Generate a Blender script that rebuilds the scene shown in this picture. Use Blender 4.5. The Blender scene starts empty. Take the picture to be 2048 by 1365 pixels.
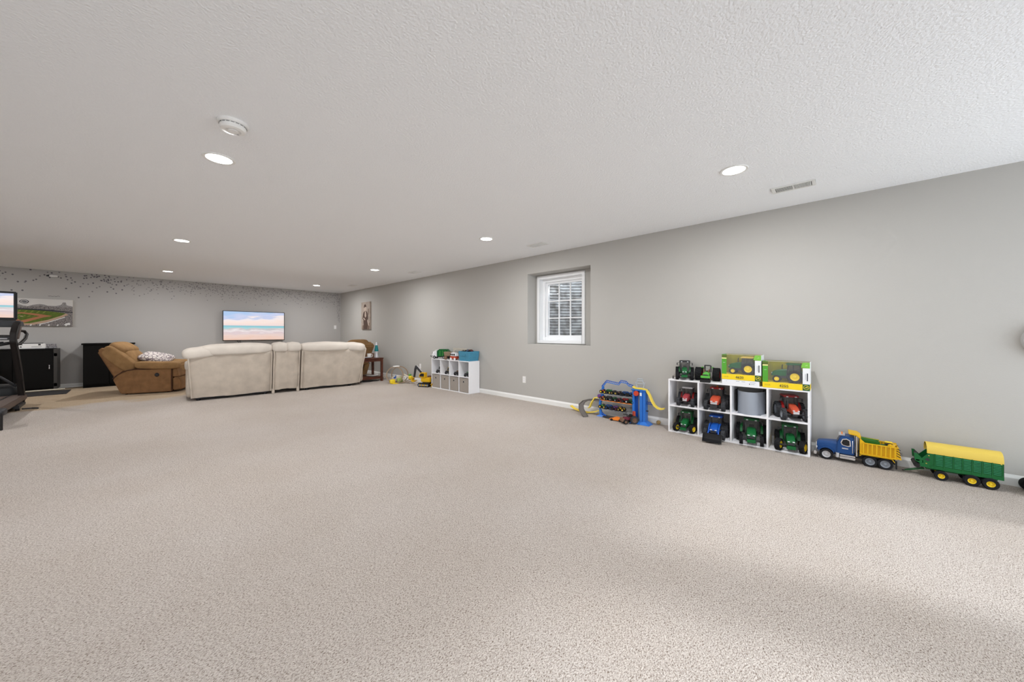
import bpy, bmesh, math, random
from mathutils import Vector, Matrix, Euler
PI = math.pi
R = math.radians
rnd = random.Random(7)
scene = bpy.context.scene

# ------------------------------------------------------------------ camera, world, lights, exposure
EYE = 1.16
CEIL = 2.45
WALLX = 4.53          # long right wall
WALLY = 11.9          # far wall with the television
LEFTX = -6.0
FRONTY = -2.6         # wall behind the camera, with the glazed door
cam_d = bpy.data.cameras.new('camera')
cam = bpy.data.objects.new('camera', cam_d)
scene.collection.objects.link(cam)
cam_d.sensor_width = 36.0
cam_d.lens = 698.0 / 2048.0 * 36.0
cam_d.shift_y = -16.5 / 2048.0
cam_d.clip_start = 0.02
cam_d.clip_end = 200
cam.location = (0, 0, EYE)
cam.rotation_euler = (R(90), 0, R(-47))
scene.camera = cam

scene.view_settings.view_transform = 'Standard'
scene.view_settings.look = 'None'
scene.view_settings.gamma = 1.0
scene.view_settings.use_curve_mapping = False
scene.view_settings.exposure = 0.30

world = bpy.data.worlds.new('sky')
scene.world = world
world.use_nodes = True
bg = world.node_tree.nodes['Background']
bg.inputs[0].default_value = (0.86, 0.93, 1.0, 1)
bg.inputs[1].default_value = 4.5

sun_d = bpy.data.lights.new('sun', 'SUN')
sun_d.energy = 2.3
sun_d.angle = R(5)
sun_d.color = (0.94, 0.97, 1.0)
sun = bpy.data.objects.new('sun', sun_d)
scene.collection.objects.link(sun)
_sd = Vector((-0.36, 1.0, -0.58))
sun.rotation_euler = _sd.to_track_quat('-Z', 'Y').to_euler()

CAN_POWER = 23.0
CAN_COLOR = (0.985, 0.99, 1.0)

# daylight portals in the real openings of the front wall
OPENINGS = [(-5.2, -3.4, 0.1, 2.15), (-2.6, -0.8, 0.1, 2.15), (1.55, 2.72, 0.06, 2.15), (3.12, 4.36, 0.06, 2.15)]
for (a, b, c, d) in OPENINGS:
    pl = bpy.data.lights.new('daylight_portal', 'AREA')
    pl.shape = 'RECTANGLE'
    pl.size = b - a
    pl.size_y = d - c
    pl.cycles.is_portal = True
    po = bpy.data.objects.new('daylight_portal', pl)
    scene.collection.objects.link(po)
    po.location = ((a + b) / 2, FRONTY - 0.16, (c + d) / 2)
    po.rotation_euler = (R(90), 0, 0)

try:
    scene.cycles.use_denoising = True
    scene.cycles.max_bounces = 10
    scene.cycles.diffuse_bounces = 6
    scene.cycles.transparent_max_bounces = 12
    scene.cycles.sample_clamp_indirect = 6
    scene.cycles.caustics_reflective = False
    scene.cycles.caustics_refractive = False
except Exception:
    pass

# ------------------------------------------------------------------ materials
MATS = {}
def mat(name, col=(0.8, 0.8, 0.8), rough=0.5, metal=0.0, spec=0.3, noise=0.0, nscale=40, bump=0.0, bscale=200, emit=None, estr=1.0, alpha=1.0):
    if name in MATS:
        return MATS[name]
    m = bpy.data.materials.new(name)
    m.use_nodes = True
    nt = m.node_tree
    b = nt.nodes['Principled BSDF']
    b.inputs['Base Color'].default_value = (*col, 1)
    b.inputs['Roughness'].default_value = rough
    b.inputs['Metallic'].default_value = metal
    b.inputs['Specular IOR Level'].default_value = spec
    if alpha < 1:
        b.inputs['Alpha'].default_value = alpha
    tc = None
    if noise or bump:
        tc = nt.nodes.new('ShaderNodeTexCoord')
    if noise:
        n = nt.nodes.new('ShaderNodeTexNoise')
        n.inputs['Scale'].default_value = nscale
        n.inputs['Detail'].default_value = 4
        nt.links.new(tc.outputs['Object'], n.inputs['Vector'])
        r = nt.nodes.new('ShaderNodeValToRGB')
        r.color_ramp.elements[0].position = 0.3
        r.color_ramp.elements[1].position = 0.7
        r.color_ramp.elements[0].color = (*[max(0, c * (1 - noise)) for c in col], 1)
        r.color_ramp.elements[1].color = (*[min(1, c * (1 + noise)) for c in col], 1)
        nt.links.new(n.outputs['Fac'], r.inputs['Fac'])
        nt.links.new(r.outputs['Color'], b.inputs['Base Color'])
    if bump:
        n = nt.nodes.new('ShaderNodeTexNoise')
        n.inputs['Scale'].default_value = bscale
        n.inputs['Detail'].default_value = 3
        nt.links.new(tc.outputs['Object'], n.inputs['Vector'])
        bp = nt.nodes.new('ShaderNodeBump')
        bp.inputs['Strength'].default_value = bump
        bp.inputs['Distance'].default_value = 0.01
        nt.links.new(n.outputs['Fac'], bp.inputs['Height'])
        nt.links.new(bp.outputs['Normal'], b.inputs['Normal'])
    if emit:
        b.inputs['Emission Color'].default_value = (*emit, 1)
        b.inputs['Emission Strength'].default_value = estr
    MATS[name] = m
    return m

def carpet_material():
    m = bpy.data.materials.new('loop_carpet')
    m.use_nodes = True
    nt = m.node_tree
    L = nt.links.new
    b = nt.nodes['Principled BSDF']
    b.inputs['Roughness'].default_value = 1.0
    b.inputs['Specular IOR Level'].default_value = 0.1
    tc = nt.nodes.new('ShaderNodeTexCoord')
    mp = nt.nodes.new('ShaderNodeMapping')
    mp.inputs['Rotation'].default_value = (0, 0, R(35))
    mp.inputs['Scale'].default_value = (1.0, 1.7, 1)
    L(tc.outputs['Object'], mp.inputs['Vector'])
    n1 = nt.nodes.new('ShaderNodeTexNoise')      # tufts
    n1.inputs['Scale'].default_value = 140
    n1.inputs['Detail'].default_value = 3
    n1.inputs['Roughness'].default_value = 0.65
    n1.inputs['Distortion'].default_value = 0.6
    L(mp.outputs['Vector'], n1.inputs['Vector'])
    r1 = nt.nodes.new('ShaderNodeValToRGB')
    e = r1.color_ramp.elements
    e[0].position = 0.35; e[0].color = (0.22, 0.170, 0.135, 1)
    e[1].position = 0.56; e[1].color = (0.70, 0.64, 0.59, 1)
    x = e.new(0.43); x.color = (0.46, 0.40, 0.355, 1)
    L(n1.outputs['Fac'], r1.inputs['Fac'])
    n2 = nt.nodes.new('ShaderNodeTexNoise')      # trodden nap, broad
    n2.inputs['Scale'].default_value = 1.1
    n2.inputs['Detail'].default_value = 3
    L(tc.outputs['Object'], n2.inputs['Vector'])
    r2 = nt.nodes.new('ShaderNodeValToRGB')
    r2.color_ramp.elements[0].position = 0.35
    r2.color_ramp.elements[0].color = (0.94, 0.925, 0.905, 1)
    r2.color_ramp.elements[1].position = 0.65
    r2.color_ramp.elements[1].color = (1.0, 1.0, 1.0, 1)
    L(n2.outputs['Fac'], r2.inputs['Fac'])
    mx = nt.nodes.new('ShaderNodeMix'); mx.data_type = 'RGBA'; mx.blend_type = 'MULTIPLY'
    mx.inputs[0].default_value = 1.0
    L(r1.outputs['Color'], mx.inputs[6]); L(r2.outputs['Color'], mx.inputs[7])
    # warm tan light cast painted into the carpet, far left of the room
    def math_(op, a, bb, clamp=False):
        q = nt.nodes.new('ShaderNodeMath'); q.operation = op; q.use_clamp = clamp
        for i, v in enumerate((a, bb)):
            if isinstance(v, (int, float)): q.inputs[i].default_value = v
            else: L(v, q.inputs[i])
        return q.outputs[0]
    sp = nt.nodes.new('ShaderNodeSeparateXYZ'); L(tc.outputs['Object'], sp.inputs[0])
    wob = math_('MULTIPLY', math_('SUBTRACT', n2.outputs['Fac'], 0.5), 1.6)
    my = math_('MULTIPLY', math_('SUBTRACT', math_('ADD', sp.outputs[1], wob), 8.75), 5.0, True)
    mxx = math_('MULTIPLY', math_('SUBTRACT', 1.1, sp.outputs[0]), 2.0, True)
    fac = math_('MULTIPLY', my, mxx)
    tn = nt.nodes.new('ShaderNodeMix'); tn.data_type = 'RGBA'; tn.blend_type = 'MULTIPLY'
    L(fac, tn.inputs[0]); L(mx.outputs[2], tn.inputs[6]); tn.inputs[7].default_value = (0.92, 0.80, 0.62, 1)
    L(tn.outputs[2], b.inputs['Base Color'])
    bp = nt.nodes.new('ShaderNodeBump')
    bp.inputs['Strength'].default_value = 0.9
    bp.inputs['Distance'].default_value = 0.012
    L(n1.outputs['Fac'], bp.inputs['Height'])
    L(bp.outputs['Normal'], b.inputs['Normal'])
    return m

def screen_material(name, strength):
    """a lit screen showing a beach at dusk"""
    m = bpy.data.materials.new(name)
    m.use_nodes = True
    nt = m.node_tree
    L = nt.links.new
    b = nt.nodes['Principled BSDF']
    b.inputs['Base Color'].default_value = (0.01, 0.01, 0.01, 1)
    b.inputs['Roughness'].default_value = 0.3
    tc = nt.nodes.new('ShaderNodeTexCoord')
    sp = nt.nodes.new('ShaderNodeSeparateXYZ')
    L(tc.outputs['Generated'], sp.inputs[0])
    mp = nt.nodes.new('ShaderNodeMapping')
    mp.inputs['Scale'].default_value = (2.2, 1, 7)
    L(tc.outputs['Generated'], mp.inputs['Vector'])
    n = nt.nodes.new('ShaderNodeTexNoise')
    n.inputs['Scale'].default_value = 1.6
    n.inputs['Detail'].default_value = 6
    L(mp.outputs['Vector'], n.inputs['Vector'])
    def math_(op, a, bb):
        q = nt.nodes.new('ShaderNodeMath'); q.operation = op
        for i, v in enumerate((a, bb)):
            if isinstance(v, (int, float)): q.inputs[i].default_value = v
            else: L(v, q.inputs[i])
        return q.outputs[0]
    sky_part = math_('MULTIPLY', math_('MAXIMUM', math_('SUBTRACT', sp.outputs[2], 0.53), 0.0), 4.0)
    sky_part = math_('MINIMUM', sky_part, 1.0)
    shore = math_('MINIMUM', math_('MULTIPLY', math_('MAXIMUM', math_('SUBTRACT', 0.47, sp.outputs[2]), 0.0), 5.0), 0.35)
    amp = math_('ADD', math_('MULTIPLY', sky_part, 0.62), shore)
    off = math_('MULTIPLY', math_('SUBTRACT', n.outputs['Fac'], 0.5), amp)
    slope = math_('MULTIPLY', math_('MULTIPLY', math_('SUBTRACT', sp.outputs[0], 0.5), -0.22), sky_part)
    h = math_('ADD', sp.outputs[2], math_('ADD', off, slope))
    # keep the sea horizon straight: distort only sky and foam
    r = nt.nodes.new('ShaderNodeValToRGB')
    e = r.color_ramp.elements
    stops = [(0.0, (0.88, 0.58, 0.45)), (0.16, (0.86, 0.66, 0.60)), (0.27, (0.74, 0.60, 0.62)), (0.32, (0.90, 0.82, 0.82)),
             (0.38, (0.62, 0.55, 0.56)), (0.42, (0.40, 0.68, 0.70)), (0.50, (0.20, 0.55, 0.66)), (0.515, (0.90, 0.72, 0.70)),
             (0.62, (0.98, 0.80, 0.72)), (0.72, (0.94, 0.84, 0.84)), (0.80, (0.55, 0.62, 0.85)), (0.88, (0.62, 0.66, 0.88)), (1.0, (0.42, 0.60, 0.88))]
    e[0].position, e[0].color = stops[0][0], (*stops[0][1], 1)
    e[1].position, e[1].color = stops[-1][0], (*stops[-1][1], 1)
    for p, c in stops[1:-1]:
        q = e.new(p); q.color = (*c, 1)
    L(h, r.inputs['Fac'])
    L(r.outputs['Color'], b.inputs['Emission Color'])
    b.inputs['Emission Strength'].default_value = strength
    return m

def well_material():
    m = bpy.data.materials.new('galvanised_steel')
    m.use_nodes = True
    nt = m.node_tree
    L = nt.links.new
    b = nt.nodes['Principled BSDF']
    b.inputs['Roughness'].default_value = 0.6
    b.inputs['Metallic'].default_value = 0.15
    tc = nt.nodes.new('ShaderNodeTexCoord')
    n = nt.nodes.new('ShaderNodeTexNoise'); n.inputs['Scale'].default_value = 7; n.inputs['Detail'].default_value = 6
    L(tc.outputs['Object'], n.inputs['Vector'])
    r = nt.nodes.new('ShaderNodeValToRGB')
    r.color_ramp.elements[0].position = 0.35; r.color_ramp.elements[0].color = (0.11, 0.10, 0.085, 1)
    r.color_ramp.elements[1].position = 0.62; r.color_ramp.elements[1].color = (0.46, 0.47, 0.48, 1)
    L(n.outputs['Fac'], r.inputs['Fac']); L(r.outputs['Color'], b.inputs['Base Color'])
    return m

def spotted_fabric():
    m = bpy.data.materials.new('patterned_fabric')
    m.use_nodes = True
    nt = m.node_tree
    L = nt.links.new
    b = nt.nodes['Principled BSDF']
    b.inputs['Roughness'].default_value = 0.95
    tc = nt.nodes.new('ShaderNodeTexCoord')
    v = nt.nodes.new('ShaderNodeTexVoronoi'); v.feature = 'DISTANCE_TO_EDGE'; v.inputs['Scale'].default_value = 19
    L(tc.outputs['Object'], v.inputs['Vector'])
    r = nt.nodes.new('ShaderNodeValToRGB')
    r.color_ramp.elements[0].position = 0.05; r.color_ramp.elements[0].color = (0.16, 0.12, 0.14, 1)
    r.color_ramp.elements[1].position = 0.13; r.color_ramp.elements[1].color = (0.68, 0.62, 0.58, 1)
    L(v.outputs['Distance'], r.inputs['Fac']); L(r.outputs['Color'], b.inputs['Base Color'])
    return m

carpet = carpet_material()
M_wall = mat('painted_wall', (0.45, 0.437, 0.412), 0.85, spec=0.25, bump=0.08, bscale=160)
M_wallb = mat('painted_wall_far', (0.45, 0.435, 0.42), 0.85, spec=0.25, bump=0.08, bscale=160)
M_ceil = mat('textured_ceiling', (0.885, 0.90, 0.92), 0.95, spec=0.1, bump=0.5, bscale=85)
M_trim = mat('white_trim_paint', (0.80, 0.80, 0.78), 0.45)
M_vinyl = mat('white_vinyl', (0.86, 0.87, 0.88), 0.35)
M_white = mat('white_laminate', (0.84, 0.84, 0.86), 0.45)
M_plastic = mat('white_plastic', (0.82, 0.81, 0.79), 0.4)
M_black = mat('black_plastic', (0.012, 0.012, 0.013), 0.45)
M_tyre = mat('tyre_rubber', (0.014, 0.014, 0.016), 0.75, spec=0.15)
M_tyreg = mat('dusty_tyre_rubber', (0.038, 0.04, 0.045), 0.8, noise=0.3, nscale=60)
M_dark = mat('dark_grey_plastic', (0.035, 0.035, 0.038), 0.5)
M_grey = mat('grey_plastic', (0.22, 0.24, 0.27), 0.45)
M_chrome = mat('chrome', (0.80, 0.80, 0.82), 0.22, 0.9)
M_silver = mat('silver_plastic', (0.58, 0.58, 0.60), 0.35, 0.4)
M_green = mat('tractor_green', (0.008, 0.115, 0.03), 0.35)
M_lime = mat('bright_green', (0.10, 0.42, 0.06), 0.4)
M_yellow = mat('tractor_yellow', (0.80, 0.60, 0.03), 0.4)
M_dyellow = mat('dump_bed_yellow', (0.68, 0.40, 0.008), 0.45)
M_pyellow = mat('pale_yellow', (0.68, 0.50, 0.09), 0.5)
M_red = mat('tractor_red', (0.28, 0.012, 0.012), 0.3)
M_orangered = mat('orange_red', (0.50, 0.075, 0.035), 0.35)
M_orange = mat('orange_plastic', (0.85, 0.24, 0.03), 0.4)
M_blue = mat('toy_blue', (0.01, 0.085, 0.40), 0.35)
M_lblue = mat('tower_blue', (0.03, 0.17, 0.58), 0.35)
M_navy = mat('truck_blue', (0.013, 0.06, 0.20), 0.35)
M_tan = mat('tan_plastic', (0.30, 0.22, 0.15), 0.5)
M_glass = mat('toy_window_glass', (0.10, 0.095, 0.09), 0.15, alpha=0.35)
M_clear = mat('clear_blister', (0.85, 0.87, 0.90), 0.05, alpha=0.04)
M_suede = mat('brown_suede', (0.215, 0.112, 0.05), 0.9, noise=0.16, nscale=9, bump=0.15, bscale=25, spec=0.2)
M_suede2 = mat('golden_brown_suede', (0.275, 0.158, 0.068), 0.9, noise=0.16, nscale=9, bump=0.15, bscale=25, spec=0.2)
M_piping = mat('dark_piping', (0.05, 0.02, 0.012), 0.8)
M_beige = mat('beige_microfibre', (0.52, 0.455, 0.385), 0.95, noise=0.10, nscale=7, bump=0.10, bscale=14, spec=0.15)
M_beigel = mat('beige_microfibre_pillow', (0.60, 0.545, 0.485), 0.95, noise=0.06, nscale=6, bump=0.2, bscale=9, spec=0.15)
M_wood = mat('dark_cherry_wood', (0.085, 0.026, 0.014), 0.35, noise=0.3, nscale=14)
M_bwood = mat('black_painted_wood', (0.006, 0.0055, 0.005), 0.6, spec=0.1)
M_linen = mat('grey_linen', (0.34, 0.305, 0.27), 0.95, noise=0.12, nscale=150)
M_bluefab = mat('blue_linen', (0.065, 0.25, 0.38), 0.9, noise=0.25, nscale=120)
M_deck = mat('brown_deck', (0.105, 0.075, 0.062), 0.6)
M_rubber = mat('dark_mat_rubber', (0.035, 0.032, 0.032), 0.9)
M_frame = mat('treadmill_frame', (0.018, 0.015, 0.014), 0.45, spec=0.2)
M_console = mat('console_grey', (0.05, 0.052, 0.056), 0.5)
M_lens = mat('can_light_lens', (0.9, 0.9, 0.9), 0.5, emit=(1.0, 0.98, 0.95), estr=9.0)
M_light = mat('headlight', (0.60, 0.62, 0.64), 0.2)
M_brownp = mat('brown_toy_plastic', (0.20, 0.11, 0.07), 0.6)
M_teal = mat('teal_liquid', (0.01, 0.16, 0.17), 0.15)
M_trackg = mat('grey_track', (0.15, 0.135, 0.125), 0.5)
M_cream = mat('cream_paint', (0.66, 0.60, 0.48), 0.5)
M_maroon = mat('maroon_plastic', (0.16, 0.02, 0.04), 0.4)
M_purple = mat('purple_plastic', (0.14, 0.05, 0.22), 0.4)

# ------------------------------------------------------------------ mesh builder
class MB:
    def __init__(self, m=None):
        self.v = []; self.f = []; self.fm = []; self.mats = [m] if m else []; self.cur = 0
    def m(self, m):
        if m not in self.mats: self.mats.append(m)
        self.cur = self.mats.index(m); return self
    def add(self, vs, fs, M=None):
        o = len(self.v)
        for p in vs:
            p = Vector(p)
            if M is not None: p = M @ p
            self.v.append(p)
        for f in fs:
            self.f.append([i + o for i in f]); self.fm.append(self.cur)
        return self
    def box(self, x0, x1, y0, y1, z0, z1, M=None):
        vs = [(x, y, z) for x in (x0, x1) for y in (y0, y1) for z in (z0, z1)]
        fs = [(0, 1, 3, 2), (4, 6, 7, 5), (0, 4, 5, 1), (2, 3, 7, 6), (0, 2, 6, 4), (1, 5, 7, 3)]
        return self.add(vs, fs, M)
    def cbox(self, c, s, rot=(0, 0, 0), M=None):
        T = Matrix.Translation(c) @ Euler(rot).to_matrix().to_4x4()
        if M is not None: T = M @ T
        return self.box(-s[0]/2, s[0]/2, -s[1]/2, s[1]/2, -s[2]/2, s[2]/2, T)
    def hexa(self, b, t):
        """b, t: four points each, bottom and top, in the same order"""
        vs = list(b) + list(t)
        return self.add(vs, [(3, 2, 1, 0), (4, 5, 6, 7), (0, 1, 5, 4), (1, 2, 6, 5), (2, 3, 7, 6), (3, 0, 4, 7)])
    def cyl(self, p0, p1, r0, r1=None, n=14, cap=True):
        p0 = Vector(p0); p1 = Vector(p1); r1 = r0 if r1 is None else r1
        q = (p1 - p0).to_track_quat('Z', 'Y').to_matrix()
        vs = []
        for p, r in ((p0, r0), (p1, r1)):
            for i in range(n):
                a = 2 * PI * i / n
                vs.append(p + q @ Vector((math.cos(a) * r, math.sin(a) * r, 0)))
        fs = [(i, (i + 1) % n, n + (i + 1) % n, n + i) for i in range(n)]
        if cap: fs += [tuple(reversed(range(n))), tuple(range(n, 2 * n))]
        return self.add(vs, fs)
    def lathe(self, prof, n=20, axis='z', c=(0, 0, 0), a0=0, a1=2 * PI, cap=False):
        full = abs(a1 - a0 - 2 * PI) < 1e-6
        k = n if full else n + 1
        vs = []
        for r, z in prof:
            for i in range(k):
                a = a0 + (a1 - a0) * i / n
                x, y = r * math.cos(a), r * math.sin(a)
                p = {'z': (x, y, z), 'y': (x, z, y), 'x': (z, x, y)}[axis]
                vs.append((p[0] + c[0], p[1] + c[1], p[2] + c[2]))
        fs = []
        for j in range(len(prof) - 1):
            for i in range(k if full else k - 1):
                i2 = (i + 1) % k
                fs.append((j * k + i, j * k + i2, (j + 1) * k + i2, (j + 1) * k + i))
        if cap and full:
            fs.append(tuple(reversed(range(k)))); fs.append(tuple((len(prof) - 1) * k + i for i in range(k)))
        return self.add(vs, fs)
    def tube(self, pts, r, n=8, closed=False):
        pts = [Vector(p) for p in pts]; k = len(pts); vs = []
        up = None
        for i, p in enumerate(pts):
            a = pts[(i - 1) % k] if (closed or i > 0) else p
            b = pts[(i + 1) % k] if (closed or i < k - 1) else p
            t = (b - a).normalized()
            if up is None:
                up = Vector((0, 0, 1)) if abs(t.z) < 0.9 else Vector((1, 0, 0))
            s = t.cross(up)
            if s.length < 1e-5: s = t.cross(Vector((0, 1, 0)))
            s.normalize(); u = s.cross(t).normalized(); up = u
            rr = r[i] if isinstance(r, (list, tuple)) else r
            for j in range(n):
                w = 2 * PI * j / n
                vs.append(p + s * math.cos(w) * rr + u * math.sin(w) * rr)
        fs = []
        for i in range(k if closed else k - 1):
            o, o2 = i * n, ((i + 1) % k) * n
            for j in range(n):
                fs.append((o + j, o + (j + 1) % n, o2 + (j + 1) % n, o2 + j))
        if not closed: fs += [tuple(reversed(range(n))), tuple((k - 1) * n + j for j in range(n))]
        return self.add(vs, fs)
    def ribbon(self, pts, w, t, side=None, lip=0.0):
        """flat strip (a toy track) along pts; w across, t thick; side = across vector per point or one"""
        pts = [Vector(p) for p in pts]; k = len(pts)
        rings = []
        for i, p in enumerate(pts):
            a = pts[max(i - 1, 0)]; b = pts[min(i + 1, k - 1)]
            tg = (b - a).normalized()
            s = Vector(side).normalized() if side else Vector((-tg.y, tg.x, 0)).normalized()
            u = s.cross(tg).normalized()
            if u.z < 0 and not side: u = -u
            q = [p - s * w/2, p + s * w/2]
            if lip:
                rings.append([q[0] + u*lip, q[0] - u*t, q[1] - u*t, q[1] + u*lip, q[1] - s*lip*0.5 + u*lip, q[1] - s*lip*0.5, q[0] + s*lip*0.5, q[0] + s*lip*0.5 + u*lip])
            else:
                rings.append([q[0], q[0] - u*t, q[1] - u*t, q[1]])
        return self.loft(rings)
    def loft(self, rings, cap=True, closed=False):
        n = len(rings[0]); vs = [p for r in rings for p in r]; fs = []
        k = len(rings)
        for i in range(k if closed else k - 1):
            o, o2 = i * n, ((i + 1) % k) * n
            for j in range(n):
                fs.append((o + j, o + (j + 1) % n, o2 + (j + 1) % n, o2 + j))
        if cap and not closed: fs += [tuple(reversed(range(n))), tuple((k - 1) * n + j for j in range(n))]
        return self.add(vs, fs)
    def prism(self, poly, a, b, axis='y', M=None):
        def P(u, w, s): return {'y': (u, s, w), 'x': (s, u, w), 'z': (u, w, s)}[axis]
        n = len(poly)
        vs = [P(u, w, a) for u, w in poly] + [P(u, w, b) for u, w in poly]
        fs = [tuple(range(n)), tuple(reversed(range(n, 2 * n)))] + [(i, n + i, n + (i + 1) % n, (i + 1) % n) for i in range(n)]
        return self.add(vs, fs, M)
    def puff(self, c, h, e=0.45, e2=None, n=20, rot=(0, 0, 0), k=None):
        """superellipsoid cushion; h = half sizes; e small = boxy. k deforms a unit point"""
        e2 = e if e2 is None else e2
        T = Matrix.Translation(c) @ Euler(rot).to_matrix().to_4x4()
        def sp(x, p): return math.copysign(abs(x) ** p, x)
        vs = []; m_ = n // 2
        for i in range(m_ + 1):
            v = -PI / 2 + PI * i / m_
            for j in range(n):
                u = 2 * PI * j / n
                p = Vector((sp(math.cos(v), e) * sp(math.cos(u), e2), sp(math.cos(v), e) * sp(math.sin(u), e2), sp(math.sin(v), e)))
                if k: p = Vector(k(p))
                vs.append(T @ Vector((p.x * h[0], p.y * h[1], p.z * h[2])))
        fs = [(i * n + j, i * n + (j + 1) % n, (i + 1) * n + (j + 1) % n, (i + 1) * n + j) for i in range(m_) for j in range(n)]
        return self.add(vs, fs)
    def ball(self, c, r, n=14):
        r = (r, r, r) if isinstance(r, (int, float)) else r
        return self.puff(c, r, 1.0, n=n)
    def torus(self, c, R_, r, axis='z', n=28, k=8):
        pts = []
        for i in range(n):
            a = 2 * PI * i / n
            x, y = R_ * math.cos(a), R_ * math.sin(a)
            p = {'z': (x, y, 0), 'y': (x, 0, y), 'x': (0, x, y)}[axis]
            pts.append(Vector(p) + Vector(c))
        return self.tube(pts, r, k, True)
    def poly(self, pts):
        return self.add(pts, [tuple(range(len(pts)))])
    def build(self, name, parent=None, bevel=0.0, smooth=0.65, seg=2):
        me = bpy.data.meshes.new(name)
        me.from_pydata([tuple(p) for p in self.v], [], self.f)
        for m in self.mats: me.materials.append(m)
        me.polygons.foreach_set('material_index', self.fm)
        b = bmesh.new(); b.from_mesh(me)
        bmesh.ops.remove_doubles(b, verts=b.verts, dist=1e-5)
        bmesh.ops.recalc_face_normals(b, faces=b.faces)
        if bevel:
            ed = [e for e in b.edges if len(e.link_faces) == 2 and e.calc_face_angle(0) > 0.6]
            bmesh.ops.bevel(b, geom=ed, offset=bevel, segments=seg, affect='EDGES', clamp_overlap=True)
        for f in b.faces: f.smooth = True
        for e in b.edges:
            e.smooth = len(e.link_faces) == 2 and e.calc_face_angle(0) < smooth
        b.to_mesh(me); b.free()
        o = bpy.data.objects.new(name, me)
        scene.collection.objects.link(o)
        if parent: o.parent = parent
        return o

def tag(o, label=None, cat=None, group=None, kind=None):
    if label: o['label'] = label
    if cat: o['category'] = cat
    if group: o['group'] = group
    if kind: o['kind'] = kind
    return o
def thing(name, label, cat, loc=(0, 0, 0), rz=0, group=None):
    o = bpy.data.objects.new(name, None)
    o.empty_display_size = 0.05
    scene.collection.objects.link(o)
    o.location = loc; o.rotation_euler = (0, 0, rz)
    return tag(o, label, cat, group)
def struct(o): o['kind'] = 'structure'; return o
def kids(o): return [c for c in bpy.data.objects if c.parent == o]
def copy_tree(o, parent=None):
    c = o.copy(); scene.collection.objects.link(c); c.parent = parent
    for ch in kids(o): copy_tree(ch, c)
    return c
def text_mesh(name, s, size, M, material, parent, extrude=0.0004):
    cu = bpy.data.curves.new(name, 'FONT'); cu.body = s; cu.size = size; cu.extrude = extrude
    cu.align_x = 'CENTER'; cu.align_y = 'CENTER'; cu.resolution_u = 2
    t = bpy.data.objects.new(name, cu)
    me = bpy.data.meshes.new_from_object(t)
    bpy.data.objects.remove(t)
    me.transform(M)
    me.materials.clear(); me.materials.append(material)
    o = bpy.data.objects.new(name, me); scene.collection.objects.link(o)
    if parent: o.parent = parent
    return o

# ------------------------------------------------------------------ the room
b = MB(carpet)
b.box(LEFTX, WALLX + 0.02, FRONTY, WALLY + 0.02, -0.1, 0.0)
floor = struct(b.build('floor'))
b = MB(M_ceil); b.box(LEFTX - 0.1, WALLX + 0.5, FRONTY - 0.3, WALLY + 0.3, CEIL, CEIL + 0.2); struct(b.build('ceiling'))
# right wall with a deep window recess
WY0, WY1, WZ0, WZ1 = 2.65, 3.86, 0.968, 2.155
TH = 0.46
b = MB(M_wall)
b.box(WALLX, WALLX + TH, FRONTY - 0.3, WY0, -0.1, CEIL)
b.box(WALLX, WALLX + TH, WY1, WALLY + 0.3, -0.1, CEIL)
b.box(WALLX, WALLX + TH, WY0, WY1, -0.1, WZ0)
b.box(WALLX, WALLX + TH, WY0, WY1, WZ1, CEIL)
struct(b.build('wall_right'))
b = MB(M_wallb); b.box(LEFTX - 0.2, WALLX, WALLY, WALLY + 0.3, -0.1, CEIL); struct(b.build('wall_back'))
b = MB(M_wallb); b.box(LEFTX - 0.2, LEFTX, FRONTY - 0.3, WALLY, -0.1, CEIL); struct(b.build('wall_left'))
# front wall (behind the camera) with its glazed openings
b = MB(M_wall)
xs = [LEFTX - 0.2] + [v for o in OPENINGS for v in o[:2]] + [WALLX]
for i in range(0, len(xs), 2):
    b.box(xs[i], xs[i + 1], FRONTY - 0.2, FRONTY, -0.1, CEIL)
for (x0, x1, z0, z1) in OPENINGS:
    b.box(x0, x1, FRONTY - 0.2, FRONTY, -0.1, z0)
    b.box(x0, x1, FRONTY - 0.2, FRONTY, z1, CEIL)
struct(b.build('wall_front'))
for i, (x0, x1, z0, z1) in enumerate(OPENINGS):
    b = MB(M_vinyl)
    for (a, c) in ((x0, x0 + 0.05), (x1 - 0.05, x1)):
        b.box(a, c, FRONTY - 0.12, FRONTY - 0.05, z0, z1)
    b.box(x0 + 0.05, x1 - 0.05, FRONTY - 0.12, FRONTY - 0.05, z0, z0 + 0.05)
    b.box(x0 + 0.05, x1 - 0.05, FRONTY - 0.12, FRONTY - 0.05, z1 - 0.05, z1)
    struct(b.build('door_%d' % (i + 1)))
# baseboards with a moulded top
def baseboard(name, p0, p1, nrm):
    b = MB(M_trim)
    p0 = Vector(p0); p1 = Vector(p1); n_ = Vector(nrm)
    prof = [(0, 0), (0.014, 0), (0.014, 0.058), (0.010, 0.068), (0.006, 0.075), (0.004, 0.083), (0, 0.083)]
    b.loft([[p + n_ * a + Vector((0, 0, z)) for a, z in prof] for p in (p0, p1)])
    return struct(b.build(name, smooth=0.3))
baseboard('baseboard_right', (WALLX, FRONTY, 0), (WALLX, WALLY, 0), (-1, 0, 0))
baseboard('baseboard_back', (LEFTX, WALLY, 0), (WALLX - 0.014, WALLY, 0), (0, -1, 0))

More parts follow.
